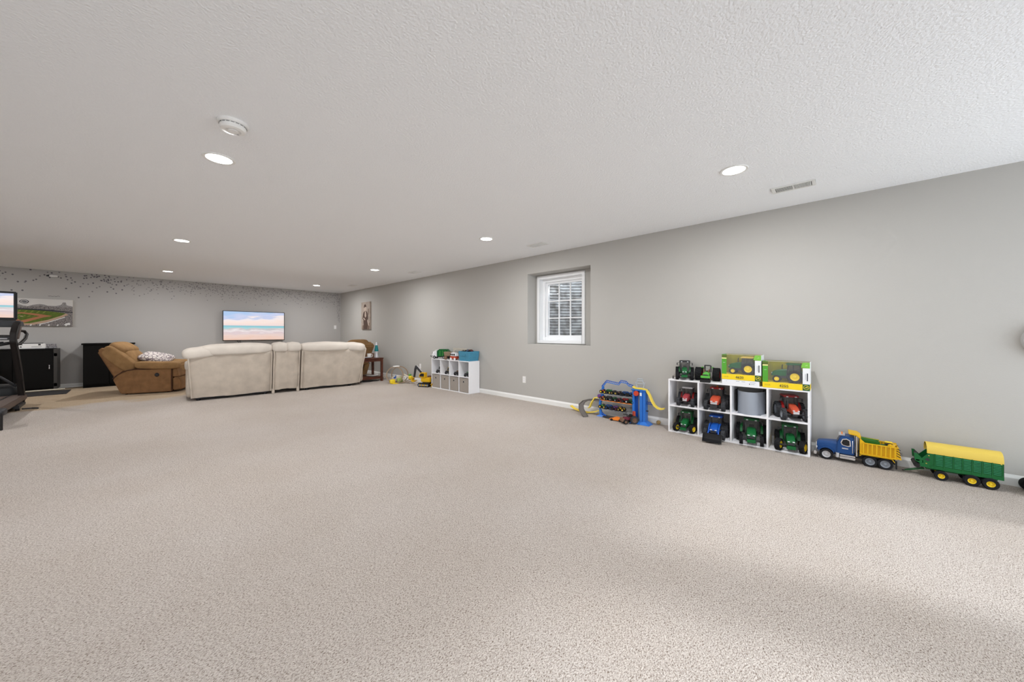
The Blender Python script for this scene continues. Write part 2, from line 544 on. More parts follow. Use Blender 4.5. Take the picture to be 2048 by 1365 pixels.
# window in the recess
def window():
    root = struct(thing('window_1', None, None, (WALLX, 0, 0)))
    fx = 0.23
    fy0, fy1, fz0, fz1 = 2.875, 3.824, 0.984, 2.13
    def ring(b, x0, x1, y0, y1, z0, z1, w):
        b.box(x0, x1, y0, y0 + w, z0, z1); b.box(x0, x1, y1 - w, y1, z0, z1)
        b.box(x0, x1, y0 + w, y1 - w, z0, z0 + w); b.box(x0, x1, y0 + w, y1 - w, z1 - w, z1)
    # filler around the unit
    b = MB(M_wall); b.box(fx, TH - 0.01, WY0, fy0, WZ0, WZ1); b.box(fx, TH - 0.01, fy1, WY1, WZ0, WZ1)
    b.box(fx, TH - 0.01, fy0, fy1, WZ0, fz0); b.box(fx, TH - 0.01, fy0, fy1, fz1, WZ1); b.build('window_liner', root)
    b = MB(M_vinyl); ring(b, fx - 0.02, TH - 0.02, fy0, fy1, fz0, fz1, 0.05); b.build('window_frame', root, bevel=0.004)
    sy0, sy1, sz0, sz1 = fy0 + 0.05, fy1 - 0.05, fz0 + 0.05, fz1 - 0.05
    b = MB(M_vinyl); ring(b, fx + 0.08, fx + 0.15, sy0, sy1, sz0, sz1, 0.05); b.build('inner_frame', root, bevel=0.004)
    b = MB(M_vinyl); ring(b, fx + 0.115, fx + 0.165, sy0 + 0.05, sy1 - 0.05, sz0 + 0.05, sz1 - 0.05, 0.035); b.build('sash', root, bevel=0.003)
    gy0, gy1, gz0, gz1 = sy0 + 0.085, sy1 - 0.085, sz0 + 0.085, sz1 - 0.085
    for i in (1, 2):
        y = gy0 + (gy1 - gy0) * i / 3
        MB(M_vinyl).box(fx + 0.125, fx + 0.145, y - 0.009, y + 0.009, gz0, gz1).build('muntin', root)
        z = gz0 + (gz1 - gz0) * i / 3
        MB(M_vinyl).box(fx + 0.127, fx + 0.143, gy0, gy1, z - 0.009, z + 0.009).build('muntin', root)
    g = bpy.data.materials.new('window_glass'); g.use_nodes = True
    nt = g.node_tree
    pr = nt.nodes['Principled BSDF']; pr.inputs['Base Color'].default_value = (0.9, 0.95, 1, 1)
    pr.inputs['Alpha'].default_value = 0.08; pr.inputs['Roughness'].default_value = 0.02
    for i in range(3):
        for j in range(3):
            y0 = gy0 + (gy1 - gy0) * i / 3 + 0.009; y1 = gy0 + (gy1 - gy0) * (i + 1) / 3 - 0.009
            z0 = gz0 + (gz1 - gz0) * j / 3 + 0.009; z1 = gz0 + (gz1 - gz0) * (j + 1) / 3 - 0.009
            MB(g).box(fx + 0.133, fx + 0.138, y0, y1, z0, z1).build('pane', root)
    MB(M_vinyl).box(fx + 0.07, fx + 0.085, 3.40, 3.48, fz0 + 0.055, fz0 + 0.075).build('latch', root, bevel=0.003)
window()
# corrugated steel well outside the window
def well():
    b = MB(well_material())
    yc = (WY0 + WY1) / 2; ry = 0.98; rx = 1.15; x0 = WALLX + TH
    z0, z1 = 0.3, 2.62; N = 40 * 8; K = 28
    rings = []
    for i in range(N + 1):
        z = z0 + (z1 - z0) * i / N
        d = 0.015 * math.sin(2 * PI * i / 8)
        ring = []
        for j in range(K + 1):
            a = -PI / 2 + PI * j / K
            ring.append((x0 + (rx + d) * math.cos(a) - (0.0 if 0 < j < K else 0.001), yc + (ry + d) * math.sin(a), z))
        rings.append(ring)
    vs = [p for r in rings for p in r]; n = K + 1
    fs = [(i * n + j, i * n + j + 1, (i + 1) * n + j + 1, (i + 1) * n + j) for i in range(N) for j in range(K)]
    b.add(vs, fs)
    o = b.build('window_well', smooth=1.2); struct(o)
    b = MB(mat('well_gravel', (0.12, 0.11, 0.10), 0.95, noise=0.5, nscale=30)); b.box(x0 - 0.01, x0 + 1.3, yc - 1.1, yc + 1.1, 0.2, 0.32); struct(b.build('ground'))
well()

# wall plates on the right wall and beside the corner
def outlet(y, z, label, x=WALLX):
    t = thing('wall_outlet', label, 'outlet', (x, y, z))
    MB(M_plastic).box(-0.006, 0, -0.035, 0.035, -0.057, 0.057).build('cover_plate', t, bevel=0.002)
    for s in (-1, 1):
        b = MB(M_white); b.cyl((-0.009, 0, s * 0.021), (-0.005, 0, s * 0.021), 0.016, n=12)
        b.m(M_dark); b.box(-0.0095, -0.008, -0.007, -0.005, s * 0.021 - 0.005, s * 0.021 + 0.005); b.box(-0.0095, -0.008, 0.005, 0.007, s * 0.021 - 0.005, s * 0.021 + 0.005)
        b.build('socket', t)
    return t
outlet(3.935, 0.355, 'white duplex outlet low on the bare wall between the window and the blue fabric bin')
outlet(7.17, 0.375, 'white duplex outlet above the toy excavator, left of the far white shelf')
t = thing('wall_switch', 'small white cover plate on the far wall close to the room corner', 'switch', (4.36, WALLY, 1.34))
MB(M_plastic).box(-0.035, 0.035, -0.007, 0, -0.058, 0.058).build('cover_plate', t, bevel=0.002)
MB(M_white).box(-0.012, 0.012, -0.012, -0.006, -0.025, 0.025).build('rocker', t)
t = thing('wall_sensor', 'small white sensor high on the speckled far wall above the ballpark picture', 'sensor', (-1.21, WALLY, 2.335))
MB(M_plastic).puff((0.02, -0.02, 0), (0.055, 0.025, 0.02), 0.5).build('housing', t)
MB(M_dark).box(-0.07, -0.035, -0.03, 0, -0.012, 0.012).build('bracket', t)

# ceiling: can lights, vents, smoke detector
cans = [(0.41, 3.345, 'round recessed ceiling light nearest the smoke detector'),
        (3.22, 0.60, 'round recessed ceiling light nearest the slotted vent, above the toy shelf'),
        (0.42, 6.70, 'second recessed ceiling light of the left row, behind the smoke detector'),
        (3.26, 3.52, 'recessed ceiling light in front of the window'),
        (0.43, 10.27, 'farthest recessed ceiling light of the left row, before the speckled wall'),
        (3.31, 6.93, 'recessed ceiling light above the far white shelf'),
        (3.32, 10.37, 'recessed ceiling light nearest the room corner with the tall canvas'),
        (0.40, -0.2, 'added unseen recessed ceiling light above the photographer'),  # from here on unseen cans, added to even out the room light
        (-2.6, 3.35, 'added recessed ceiling light over the left side, out of frame'),
        (-2.6, 6.7, 'added recessed ceiling light above the treadmill, out of frame'),
        (-2.6, 10.2, 'added recessed ceiling light above the black cabinets, out of frame')]
lens_me = None
for (x, y, lab) in cans:
    t = thing('recessed_light', lab, 'ceiling light', (x, y, CEIL), group='recessed ceiling lights')
    if lens_me is None:
        tr = MB(M_trim).lathe([(0.076, -0.001), (0.078, -0.006), (0.094, -0.007), (0.098, -0.001)], 32).build('trim_ring', t)
        ln = MB(M_lens).lathe([(0.0001, -0.004), (0.076, -0.004)], 32).build('lens', t)
        lens_me = (tr.data, ln.data)
    else:
        for n_, me in zip(('trim_ring', 'lens'), lens_me):
            o = bpy.data.objects.new(n_, me); scene.collection.objects.link(o); o.parent = t
    ld = bpy.data.lights.new('can_lamp', 'AREA'); ld.shape = 'DISK'; ld.size = 0.15
    ld.energy = CAN_POWER; ld.color = CAN_COLOR
    lo = bpy.data.objects.new('can_lamp', ld); scene.collection.objects.link(lo); lo.location = (x, y, CEIL - 0.012)

def vent(x, y, rz, label, L=0.30, W=0.155, n=30):
    t = thing('ceiling_vent', label, 'vent', (x, y, CEIL), rz)
    b = MB(M_trim)
    for (x0, x1, y0, y1) in ((-W/2, -W/2 + 0.02, -L/2, L/2), (W/2 - 0.02, W/2, -L/2, L/2), (-W/2 + 0.02, W/2 - 0.02, -L/2, -L/2 + 0.025), (-W/2 + 0.02, W/2 - 0.02, L/2 - 0.025, L/2), (-W/2 + 0.02, W/2 - 0.02, -0.006, 0.006)):
        b.box(x0, x1, y0, y1, -0.008, 0)
    b.build('frame', t, bevel=0.002)
    MB(mat('vent_cavity', (0.22, 0.22, 0.22), 0.9)).box(-W/2 + 0.018, W/2 - 0.018, -L/2 + 0.02, L/2 - 0.02, -0.0015, -0.0005).build('backing', t)
    for i in range(n):
        y_ = -L/2 + 0.03 + (L - 0.06) * (i + 0.5) / n
        if abs(y_) < 0.008: continue
        MB(M_trim).cbox((0, y_, -0.005), (W - 0.045, 0.0022, 0.008), (R(25 if y_ < 0 else -25), 0, 0)).build('slat', t)
vent(3.94, 0.285, 0, 'white slotted ceiling vent nearest the camera, right of the brightest ceiling light')
vent(3.99, 3.21, 0, 'white slotted ceiling vent above the window')
vent(4.03, 6.6, 0, 'faint white ceiling vent above the far white shelf', n=12)
vent(3.99, 9.66, 0, 'faint white ceiling vent near the room corner', n=12)

t = thing('smoke_detector', 'round white smoke detector on the ceiling', 'smoke detector', (0.40, 2.72, CEIL))
b = MB(M_plastic); b.lathe([(0.0001, 0), (0.078, 0), (0.079, -0.012), (0.074, -0.018), (0.0001, -0.018)], 36).build('base_ring', t)
b = MB(M_plastic); b.lathe([(0.066, -0.018), (0.067, -0.035), (0.060, -0.046), (0.040, -0.050), (0.038, -0.044), (0.026, -0.044), (0.025, -0.052), (0.0001, -0.053)], 36).build('body', t, smooth=0.5)
b = MB(M_dark)
for i in range(18):
    a = 2 * PI * i / 18
    b.cbox((0.0665 * math.cos(a), 0.0665 * math.sin(a), -0.022), (0.003, 0.016, 0.002), (0, 0, a))
b.build('vent_slot', t)
MB(M_silver).cyl((0.03, 0.03, -0.05), (0.03, 0.03, -0.046), 0.006, n=10).build('test_button', t)

# confetti dots stuck below the ceiling line of the far wall
def dots():
    r = random.Random(11)
    b = MB(mat('dot_sticker_grey', (0.13, 0.12, 0.135), 0.6)); m2 = mat('dot_sticker_silver', (0.30, 0.285, 0.28), 0.5); m3 = mat('dot_sticker_mid', (0.22, 0.205, 0.21), 0.5)
    n = 0
    while n < 760:
        x = -2.6 + 7.1 * r.random()
        dens = 0.20 + 0.80 * min(1, max(0, (x + 1.3) / 2.2))
        if r.random() > dens: continue
        z = CEIL - 0.015 - abs(r.gauss(0, 0.20)) 
        if z < 1.88: continue
        n += 1
        b.m(r.choice([b.mats[0], b.mats[0], m3] if x < -0.2 else [m3, m2, m3, m2]))
        rad = (0.0125 if x < -0.2 else 0.0095) + 0.003 * r.random()
        b.cyl((x, WALLY - 0.0015, z), (x, WALLY - 0.0001, z), rad, n=7)
    for i in range(70):
        x = 4.50 - abs(r.gauss(0, 0.05)); z = 1.5 + r.random() * 0.8
        b.m(m2); b.cyl((x, WALLY - 0.0015, z), (x, WALLY - 0.0001, z), 0.011, n=7)
    tag(b.build('wall_dot_sticker'), 'small grey and silver dot stickers scattered along the top of the far wall', 'wall stickers', kind='stuff')
dots()
b = MB(mat('script_decal', (0.12, 0.11, 0.11), 0.6))
b.tube([(-1.26, 0, 0), (-1.23, 0, 0.006), (-1.21, 0, -0.003), (-1.18, 0, 0.006), (-1.16, 0, -0.002), (-1.135, 0, 0.012), (-1.11, 0, 0.004)], 0.003, 5)
o = b.build('wall_script_sticker'); o.location = (0, WALLY - 0.003, 1.915)
tag(o, 'thin dark script sticker on the far wall just above the ballpark picture', 'wall sticker')

# ------------------------------------------------------------------ flat screens and pictures
def flat_art(name, parent, items, y0=0.0):
    """flat print: coloured polygons (x, z) stacked a hair apart, facing -y"""
    b = MB()
    for i, (m, pts) in enumerate(items):
        b.m(m); y = y0 - 0.0004 * (i + 1)
        b.poly([(p[0], y, p[1]) for p in pts])
    me_o = b.build(name, parent)
    return me_o
def disc(cx, cz, rx, rz=None, n=20, a0=0, a1=360):
    rz = rx if rz is None else rz
    return [(cx + rx * math.cos(R(a0 + (a1 - a0) * i / n)), cz + rz * math.sin(R(a0 + (a1 - a0) * i / n))) for i in range(n + (0 if a1 - a0 == 360 else 1))]

def television():
    t = thing('television', 'flat television on the far wall showing a pink beach at dusk', 'television', (2.22, WALLY - 0.10, 1.345))
    w, h = 0.70, 0.40
    MB(M_black).box(-w, w, 0, 0.035, -h, h).build('housing', t, bevel=0.004)
    b = MB(M_black)
    b.box(-w, w, -0.006, 0, h - 0.014, h); b.box(-w, w, -0.006, 0, -h, -h + 0.02); b.box(-w, -w + 0.014, -0.006, 0, -h, h); b.box(w - 0.014, w, -0.006, 0, -h, h)
    b.build('bezel', t)
    MB(screen_material('television_picture', 0.76)).box(-w + 0.014, w - 0.014, -0.003, -0.001, -h + 0.02, h - 0.014).build('screen', t)
    b = MB(M_dark); b.box(-0.45, 0.45, 0.035, 0.06, -0.1, 0.1); b.box(-0.2, 0.2, 0.06, 0.099, -0.15, 0.15)
    b.build('wall_bracket', t)
    MB(M_dark).tube([(-0.40, 0.05, -0.30), (-0.38, 0.06, -0.42), (-0.30, 0.08, -0.50)], 0.006, 6).build('cable', t)
    MB(M_dark).tube([(-0.30, 0.05, -0.30), (-0.33, 0.06, -0.43), (-0.26, 0.08, -0.50)], 0.006, 6).build('cable', t)
television()

def ballpark():
    t = thing('canvas_picture', 'wide canvas picture of a green baseball field on the far wall', 'picture', (-1.36, WALLY - 0.04, 1.575))
    w, h = 0.42, 0.275
    MB(M_cream).box(-w, w, 0, 0.04, -h, h).build('canvas', t)
    sky = mat('print_sky', (0.62, 0.60, 0.58), 0.7); st = mat('print_grey_stands', (0.20, 0.18, 0.175), 0.7, noise=0.8, nscale=60)
    dk = mat('print_dark_wall', (0.035, 0.035, 0.045), 0.7); gr = mat('print_grass', (0.10, 0.15, 0.022), 0.7, noise=0.25, nscale=30)
    di = mat('print_dirt', (0.42, 0.17, 0.085), 0.7); li = mat('print_warning_track', (0.50, 0.34, 0.24), 0.7); lg = mat('print_light_grass', (0.22, 0.25, 0.05), 0.7)
    wh = mat('print_white', (0.75, 0.74, 0.72), 0.7); bld = mat('print_skyline', (0.27, 0.255, 0.25), 0.7, noise=0.3, nscale=50)
    it = [(sky, [(-w, -h), (w, -h), (w, h), (-w, h)])]
    it.append((bld, [(-w, 0.10), (-w, 0.19), (-0.34, 0.20), (-0.30, 0.17), (-0.2, 0.13), (-0.14, 0.12), (-0.08, 0.15), (0.0, 0.17), (0.06, 0.16), (0.1, 0.14), (0.2, 0.14), (0.26, 0.16), (0.28, 0.19), (0.29, 0.22), (0.33, 0.22), (0.34, 0.16), (w, 0.14), (w, 0.0), (-w, 0.0)]))
    it.append((st, [(-w, -h), (w, -h), (w, 0.12), (0.2, 0.115), (0.0, 0.13), (-0.2, 0.10), (-w, 0.11)]))
    it.append((dk, [(-w, 0.075), (-0.1, 0.07), (0.15, 0.055), (w, 0.02), (w, 0.005), (0.1, 0.03), (-0.1, 0.045), (-w, 0.05)]))
    it.append((gr, [(-w, 0.05), (-0.1, 0.045), (0.1, 0.03), (0.24, 0.01), (0.33, -0.01), (0.30, -0.05), (0.12, -0.16), (-0.1, -0.24), (-0.3, -0.24), (-w, -0.18)]))
    it.append((li, [(0.33, -0.01), (0.36, -0.04), (0.3, -0.08), (0.1, -0.19), (-0.08, -0.255), (-0.30, -0.26), (-0.36, -0.23), (-0.12, -0.225), (0.1, -0.15), (0.27, -0.06)]))
    it.append((wh, [(0.31, -0.085), (0.08, -0.205), (-0.02, -0.235), (0.02, -0.24), (0.1, -0.21), (0.33, -0.09)]))
    it.append((di, [(-w, -0.02), (-0.22, -0.005), (-0.02, -0.03), (0.16, -0.07), (0.05, -0.10), (-0.16, -0.20), (-0.24, -0.235), (-0.30, -0.20), (-w, -0.10)]))
    it.append((gr, [(-0.36, -0.06), (-0.21, -0.03), (0.0, -0.075), (-0.22, -0.17)]))
    for k in range(5):
        x = -0.30 + 0.06 * k
        it.append((lg, [(x, -0.055 - 0.004 * k), (x + 0.018, -0.055 - 0.004 * k), (x - 0.02, -0.10), (x - 0.035, -0.10)]))
    for k in range(6):
        x = -0.34 + 0.075 * k
        it.append((lg, [(x + 0.03, 0.042 - 0.003 * k), (x + 0.05, 0.042 - 0.003 * k), (x + 0.015, 0.0 - 0.004 * k), (x - 0.005, 0.0 - 0.004 * k)]))
    it.append((li, disc(-0.215, -0.085, 0.018, 0.008)))
    it.append((di, disc(-0.235, -0.205, 0.04, 0.022)))
    it.append((dk, disc(-0.185, 0.21, 0.056, 0.038)))
    it.append((wh, disc(-0.185, 0.21, 0.044, 0.028)))
    it.append((dk, disc(-0.185, 0.21, 0.036, 0.021)))
    it.append((wh, [(-0.212, 0.205), (-0.158, 0.209), (-0.158, 0.215), (-0.212, 0.211)]))
    it.append((wh, [(0.30, -0.255), (0.39, -0.25), (0.38, -0.20), (0.33, -0.22)]))
    for k in range(5):
        it.append((wh, [(-0.12 + 0.11 * k, -h), (-0.10 + 0.11 * k, -h), (-0.14 + 0.11 * k + 0.05, -h + 0.03), (-0.15 + 0.11 * k + 0.04, -h + 0.03)]))
    flat_art('print', t, it)
ballpark()

def tall_canvas():
    t = thing('canvas_picture', 'tall narrow sepia canvas of a standing figure on the right wall beside the corner', 'picture', (WALLX, 9.985, 1.655), R(-90))
    w, h = 0.285, 0.395
    bgm = mat('sepia_light', (0.38, 0.315, 0.265), 0.75, noise=0.15, nscale=12)
    MB(bgm).box(-w, w, -0.035, 0, -h, h).build('canvas', t)
    dk = mat('sepia_dark', (0.085, 0.052, 0.040), 0.75); md = mat('sepia_mid', (0.19, 0.13, 0.10), 0.75); lt = mat('sepia_skin', (0.50, 0.40, 0.33), 0.75)
    it = [(md, [(-0.20, -h), (0.25, -h), (0.27, -0.2), (0.12, -0.25), (-0.2, -0.28)]),
          (lt, disc(-0.03, 0.20, 0.075, 0.095)),
          (dk, disc(-0.03, 0.24, 0.085, 0.09, 14, 10, 170) + [(-0.10, 0.22), (-0.05, 0.25), (0.02, 0.25)]),
          (dk, [(-0.13, 0.10), (-0.02, 0.14), (0.10, 0.11), (0.15, 0.05), (0.17, -0.08), (0.10, -0.16), (-0.12, -0.14), (-0.20, -0.08), (-0.17, 0.03)]),
          (lt, [(-0.04, 0.12), (0.03, 0.12), (0.05, -0.02), (-0.02, -0.06), (-0.06, 0.0)]),
          (lt, [(-0.15, -0.08), (-0.03, -0.14), (-0.01, -0.11), (-0.12, -0.05)]),
          (dk, [(-0.14, -0.14), (0.11, -0.15), (0.15, -0.26), (0.10, -h), (-0.10, -h), (-0.12, -0.26)]),
          (lt, [(0.11, -0.12), (0.20, -0.18), (0.24, -0.30), (0.17, -0.28)]),
          (md, [(0.16, 0.18), (0.21, 0.2), (0.22, 0.02), (0.18, 0.02)])]
    flat_art('print', t, it, -0.035)
tall_canvas()

# ------------------------------------------------------------------ sectional sofa seen from behind
def sofa():
    L = 2.76
    t = thing('sectional_sofa', 'long beige reclining sectional sofa with its back to the room', 'sofa', (0.605, 7.925, 0), R(-3.6))
    segs = [('left', 0.0, 1.13), ('mid', 1.145, 1.585), ('right', 1.61, L)]
    def back_ring(x, w0, flare, dy=0.0, zt=0.84, zb=0.045):
        # closed ring in y-z, rear face leaning towards the room
        pts = [(0.015, zb), (-0.015, zb + 0.12), (-0.045, 0.32), (-0.075, 0.55), (-0.105, 0.74), (-0.115, zt - 0.03), (-0.08, zt), (0.10, zt + 0.01), (0.20, zt - 0.06), (0.24, 0.45), (0.24, zb)]
        return [(x + flare * (z - zb) / 0.8, y + dy, z) for y, z in pts]
    for nm, x0, x1 in segs:
        fl0 = -0.05 if nm == 'left' else (0.0 if nm == 'mid' else 0.0)
        fl1 = 0.11 if nm == 'right' else 0.0
        n = 16; rings = []
        for i in range(n + 1):
            f = i / n; x = x0 + (x1 - x0) * f
            edge = min(f, 1 - f); dy = 0.03 * max(0, 1 - edge * 14) + 0.006 * math.sin(f * 23)
            sag = 0.012 * math.sin(f * 9 + x0 * 3) - 0.004 * math.sin(f * 31)
            rings.append(back_ring(x, 0, fl0 * (1 - f) ** 2 + fl1 * f ** 2, dy, 0.84 + 0.006 * math.sin(f * 12), (0.05 if nm != 'mid' else 0.07) + sag * 0.5))
        MB(M_beige).loft(rings).build('back_panel', t, smooth=1.0)
        # horizontal seam welt and side welts
        if nm != 'mid':
            MB(M_beige).tube([(x0 + 0.03 + (x1 - x0 - 0.06) * i / 12, -0.035 - 0.004 * math.sin(i), 0.36 + 0.012 * math.sin(i * 0.8)) for i in range(13)], 0.004, 6).build('seam', t)
        for xs_ in (x0 + 0.012, x1 - 0.012):
            MB(M_beige).tube([(xs_ + (fl0 if xs_ < x1 - 0.1 else fl1) * ((z - 0.045) / 0.8) , -0.012 - 0.125 * (z - 0.05) / 0.8 + 0.015 + 0.006 * math.sin(z * 17), z) for z in [0.06 + 0.075 * k for k in range(11)]], 0.012, 7).build('piping', t)
    # pillow tops rolling over the back
    def roll(x0, x1, zc, hz, yc=0.02, hy=0.165, tilt=0):
        def k(p):
            s = 1.0 - 0.10 * abs(p.x) ** 4
            return (p.x, p.y * s, p.z * s + 0.05 * math.sin(p.x * 7 + x0) * (p.z > 0) * (1 - abs(p.x)) - 0.22 * (p.y < 0) * (p.y ** 2))
        MB(M_beigel).puff(((x0 + x1) / 2, yc, zc), ((x1 - x0) / 2 + 0.012, hy, hz), 0.62, 0.42, 32, rot=(0, R(tilt), 0), k=k).build('pillow_top', t, smooth=1.2)
    roll(-0.10, 0.34, 0.825, 0.10, 0.03, tilt=-7)
    roll(0.10, 1.14, 0.870, 0.105, tilt=-1.0)
    roll(1.14, 1.38, 0.885, 0.095)
    roll(1.36, 1.60, 0.885, 0.095)
    roll(1.60, 2.56, 0.875, 0.10)
    roll(2.44, 2.85, 0.855, 0.098, 0.03, tilt=5)
    # outer arms, seats and footrests on the far side
    for (xa, xb, tilt) in ((-0.06, 0.16, -0.0), (L - 0.10, L + 0.12, 0.0)):
        MB(M_beige).puff(((xa + xb) / 2, 0.52, 0.31), ((xb - xa) / 2, 0.44, 0.265), 0.28, n=24).build('arm', t, smooth=1.2)
        MB(M_beigel).puff(((xa + xb) / 2, 0.50, 0.58), ((xb - xa) / 2 + 0.015, 0.42, 0.075), 0.5, n=24).build('arm_pad', t, smooth=1.2)
    for x0, x1 in ((0.17, 0.65), (0.66, 1.13), (1.61, 2.11), (2.12, 2.61)):
        MB(M_beigel).puff(((x0 + x1) / 2, 0.58, 0.40), ((x1 - x0) / 2, 0.38, 0.10), 0.35, n=24).build('seat_cushion', t, smooth=1.2)
        MB(M_beigel).puff(((x0 + x1) / 2, 0.27, 0.66), ((x1 - x0) / 2, 0.12, 0.24), 0.45, n=24, rot=(R(12), 0, 0)).build('back_cushion', t, smooth=1.2)
        MB(M_beige).puff(((x0 + x1) / 2, 0.93, 0.24), ((x1 - x0) / 2, 0.05, 0.17), 0.35, n=20).build('footrest', t, smooth=1.2)
        MB(M_dark).box(x0 + 0.03, x1 - 0.03, 0.16, 0.88, 0.03, 0.29).build('mechanism', t, bevel=0.01)
    c = MB(M_beige); c.box(1.16, 1.57, 0.24, 0.92, 0.05, 0.56); c.build('console_box', t, bevel=0.03)
    c = MB(M_beigel); c.box(1.15, 1.58, 0.30, 0.93, 0.56, 0.62); c.build('console_lid', t, bevel=0.02)
    for x in (1.39, 1.32): MB(M_silver).lathe([(0.045, 0.621), (0.045, 0.626), (0.036, 0.626), (0.034, 0.60), (0.0001, 0.60)], 20, c=(x - (0 if x > 1.45 else 0), 0.5 + (0.12 if x > 1.45 else 0), 0)).build('cup_holder', t)
    # feet: fabric posts of the console, dark pads elsewhere
    for x in (1.155, 1.565): MB(M_beige).box(x - 0.022, x + 0.022, -0.005, 0.04, 0.0, 0.10).build('leg', t, bevel=0.006)
    for x, y in ((0.10, 0.10), (1.04, 0.10), (1.74, 0.10), (2.58, 0.10), (0.10, 0.84), (1.04, 0.84), (1.74, 0.84), (2.58, 0.84)):
        MB(M_black).cyl((x, y, 0), (x, y, 0.06), 0.03, n=14).build('foot', t)
    for x0, x1 in ((0.06, 1.08), (1.68, 2.62)):
        MB(M_dark).box(x0, x1, 0.05, 0.12, 0.035, 0.06).build('base_rail', t)
sofa()

# ------------------------------------------------------------------ recliners
def recliner(name, label, loc, rz, m, cushion_m):
    t = thing(name, label, 'recliner', loc, rz)
    W_ = 0.84
    # body sides: polygons in x-z
    side = [(0.0, 0.02), (-0.02, 0.05), (-0.115, 0.27), (-0.12, 0.31), (-0.06, 0.37), (0.02, 0.42), (0.10, 0.455), (0.20, 0.47), (0.79, 0.47), (0.79, 0.02)]
    for y in (0.0, W_ - 0.17):
        MB(m).prism(side, y + 0.01, y + 0.16).build('side_panel', t, bevel=0.012)
        MB(M_piping).tube([(x - 0.002, y + (0.004 if y == 0 else 0.166), z + 0.003) for x, z in side[3:9]] + [(0.793, y + (0.004 if y == 0 else 0.166), 0.03)], 0.007, 6).build('piping', t)
        def k(p): return (p.x, p.y, p.z + 0.25 * (p.x < -0.2) * (-p.x - 0.2) - 0.12 * p.x)
        MB(cushion_m).puff((0.55, y + 0.085, 0.53), (0.36, 0.105, 0.075), 0.5, 0.35, 28, k=k).build('arm_pad', t, smooth=1.2)
    MB(m).box(0.06, 0.76, 0.16, W_ - 0.16, 0.05, 0.33).build('base', t, bevel=0.02)
    b = MB(M_black); b.lathe([(0.0001, -0.006), (0.028, -0.006), (0.036, 0.0), (0.036, 0.012)], 20, axis='y', c=(0.555, 0.0, 0.355)); b.m(M_dark); b.cbox((0.555, -0.010, 0.355), (0.05, 0.01, 0.014), (0, R(25), 0))
    b.build('release_handle', t, smooth=0.5)
    # footrest, two panels
    MB(m).prism([(0.80, 0.30), (0.905, 0.30), (0.875, 0.46), (0.86, 0.475), (0.80, 0.475)], 0.03, W_ - 0.03).build('footrest_top', t, bevel=0.015)
    MB(m).prism([(0.80, 0.035), (0.955, 0.05), (0.945, 0.22), (0.915, 0.29), (0.80, 0.29)], 0.03, W_ - 0.03).build('footrest', t, bevel=0.018)
    # seat
    MB(cushion_m).puff((0.47, W_ / 2, 0.45), (0.42, 0.30, 0.12), 0.4, n=26).build('seat_cushion', t, smooth=1.2)
    MB(cushion_m).puff((0.62, W_ / 2, 0.53), (0.25, 0.28, 0.06), 0.5, n=26).build('seat_pad', t, smooth=1.2)
    # reclined back: shell and three rolls
    shell = [(-0.115, 0.29), (-0.05, 0.35), (0.02, 0.42), (0.10, 0.45), (0.02, 0.62), (-0.22, 0.86), (-0.30, 0.90), (-0.385, 0.82)]
    MB(m).prism(shell, 0.05, W_ - 0.05).build('back_shell', t, bevel=0.03, seg=3)
    def cush(c, h, rot, nm='back_cushion', e=0.6):
        MB(cushion_m).puff(c, h, e, 0.45, 30, rot=rot).build(nm, t, smooth=1.2)
    for y in (0.12, W_ - 0.12):
        cush((-0.065, y, 0.665), (0.12, 0.095, 0.31), (0, R(-47), 0), 'back_wing')
    cush((0.02, W_ / 2, 0.62), (0.13, 0.27, 0.24), (0, R(-35), 0))
    cush((-0.15, W_ / 2, 0.82), (0.135, 0.31, 0.17), (0, R(-58), 0), 'headrest')
    for x in (0.05, 0.72):
        for y in (0.10, W_ - 0.10): MB(M_black).cyl((x, y, 0), (x, y, 0.055), 0.022, n=12).build('foot', t)
    MB(M_dark).tube([(-0.10, 0.2, 0.30), (-0.06, 0.2, 0.12), (0.02, 0.2, 0.06)], 0.012, 6).build('lever', t)
    return t
recliner('recliner', 'brown suede recliner, partly reclined, left of the beige sofa', (-0.215, 9.705, 0), R(-20), M_suede, M_suede2).scale = (0.89, 1, 1)
recliner('recliner', 'brown recliner mostly hidden behind the beige sofa and the end table', (4.28, 9.42, 0), R(105), M_suede2, M_suede2)

def throw_pillow():
    M = Matrix.Rotation(R(-20), 4, 'Z')
    o0 = Vector((-0.215, 9.705, 0))
    p = o0 + M @ Vector((0.36, 0.42, 0.665))
    t = thing('throw_pillow', 'cream throw pillow with a dark netted pattern lying on the brown recliner seat', 'pillow', p, R(-20))
    def k(q): 
        s = 1 - 0.16 * (abs(q.x) * abs(q.y))
        return (q.x * (1.0 + 0.08 * abs(q.x * q.y)), q.y * (1.0 + 0.08 * abs(q.x * q.y)), q.z * s)
    MB(spotted_fabric()).puff((0, 0, 0), (0.23, 0.20, 0.085), 0.85, 0.4, 30, rot=(R(12), R(14), 0), k=k).build('cover', t, smooth=1.2)
throw_pillow()

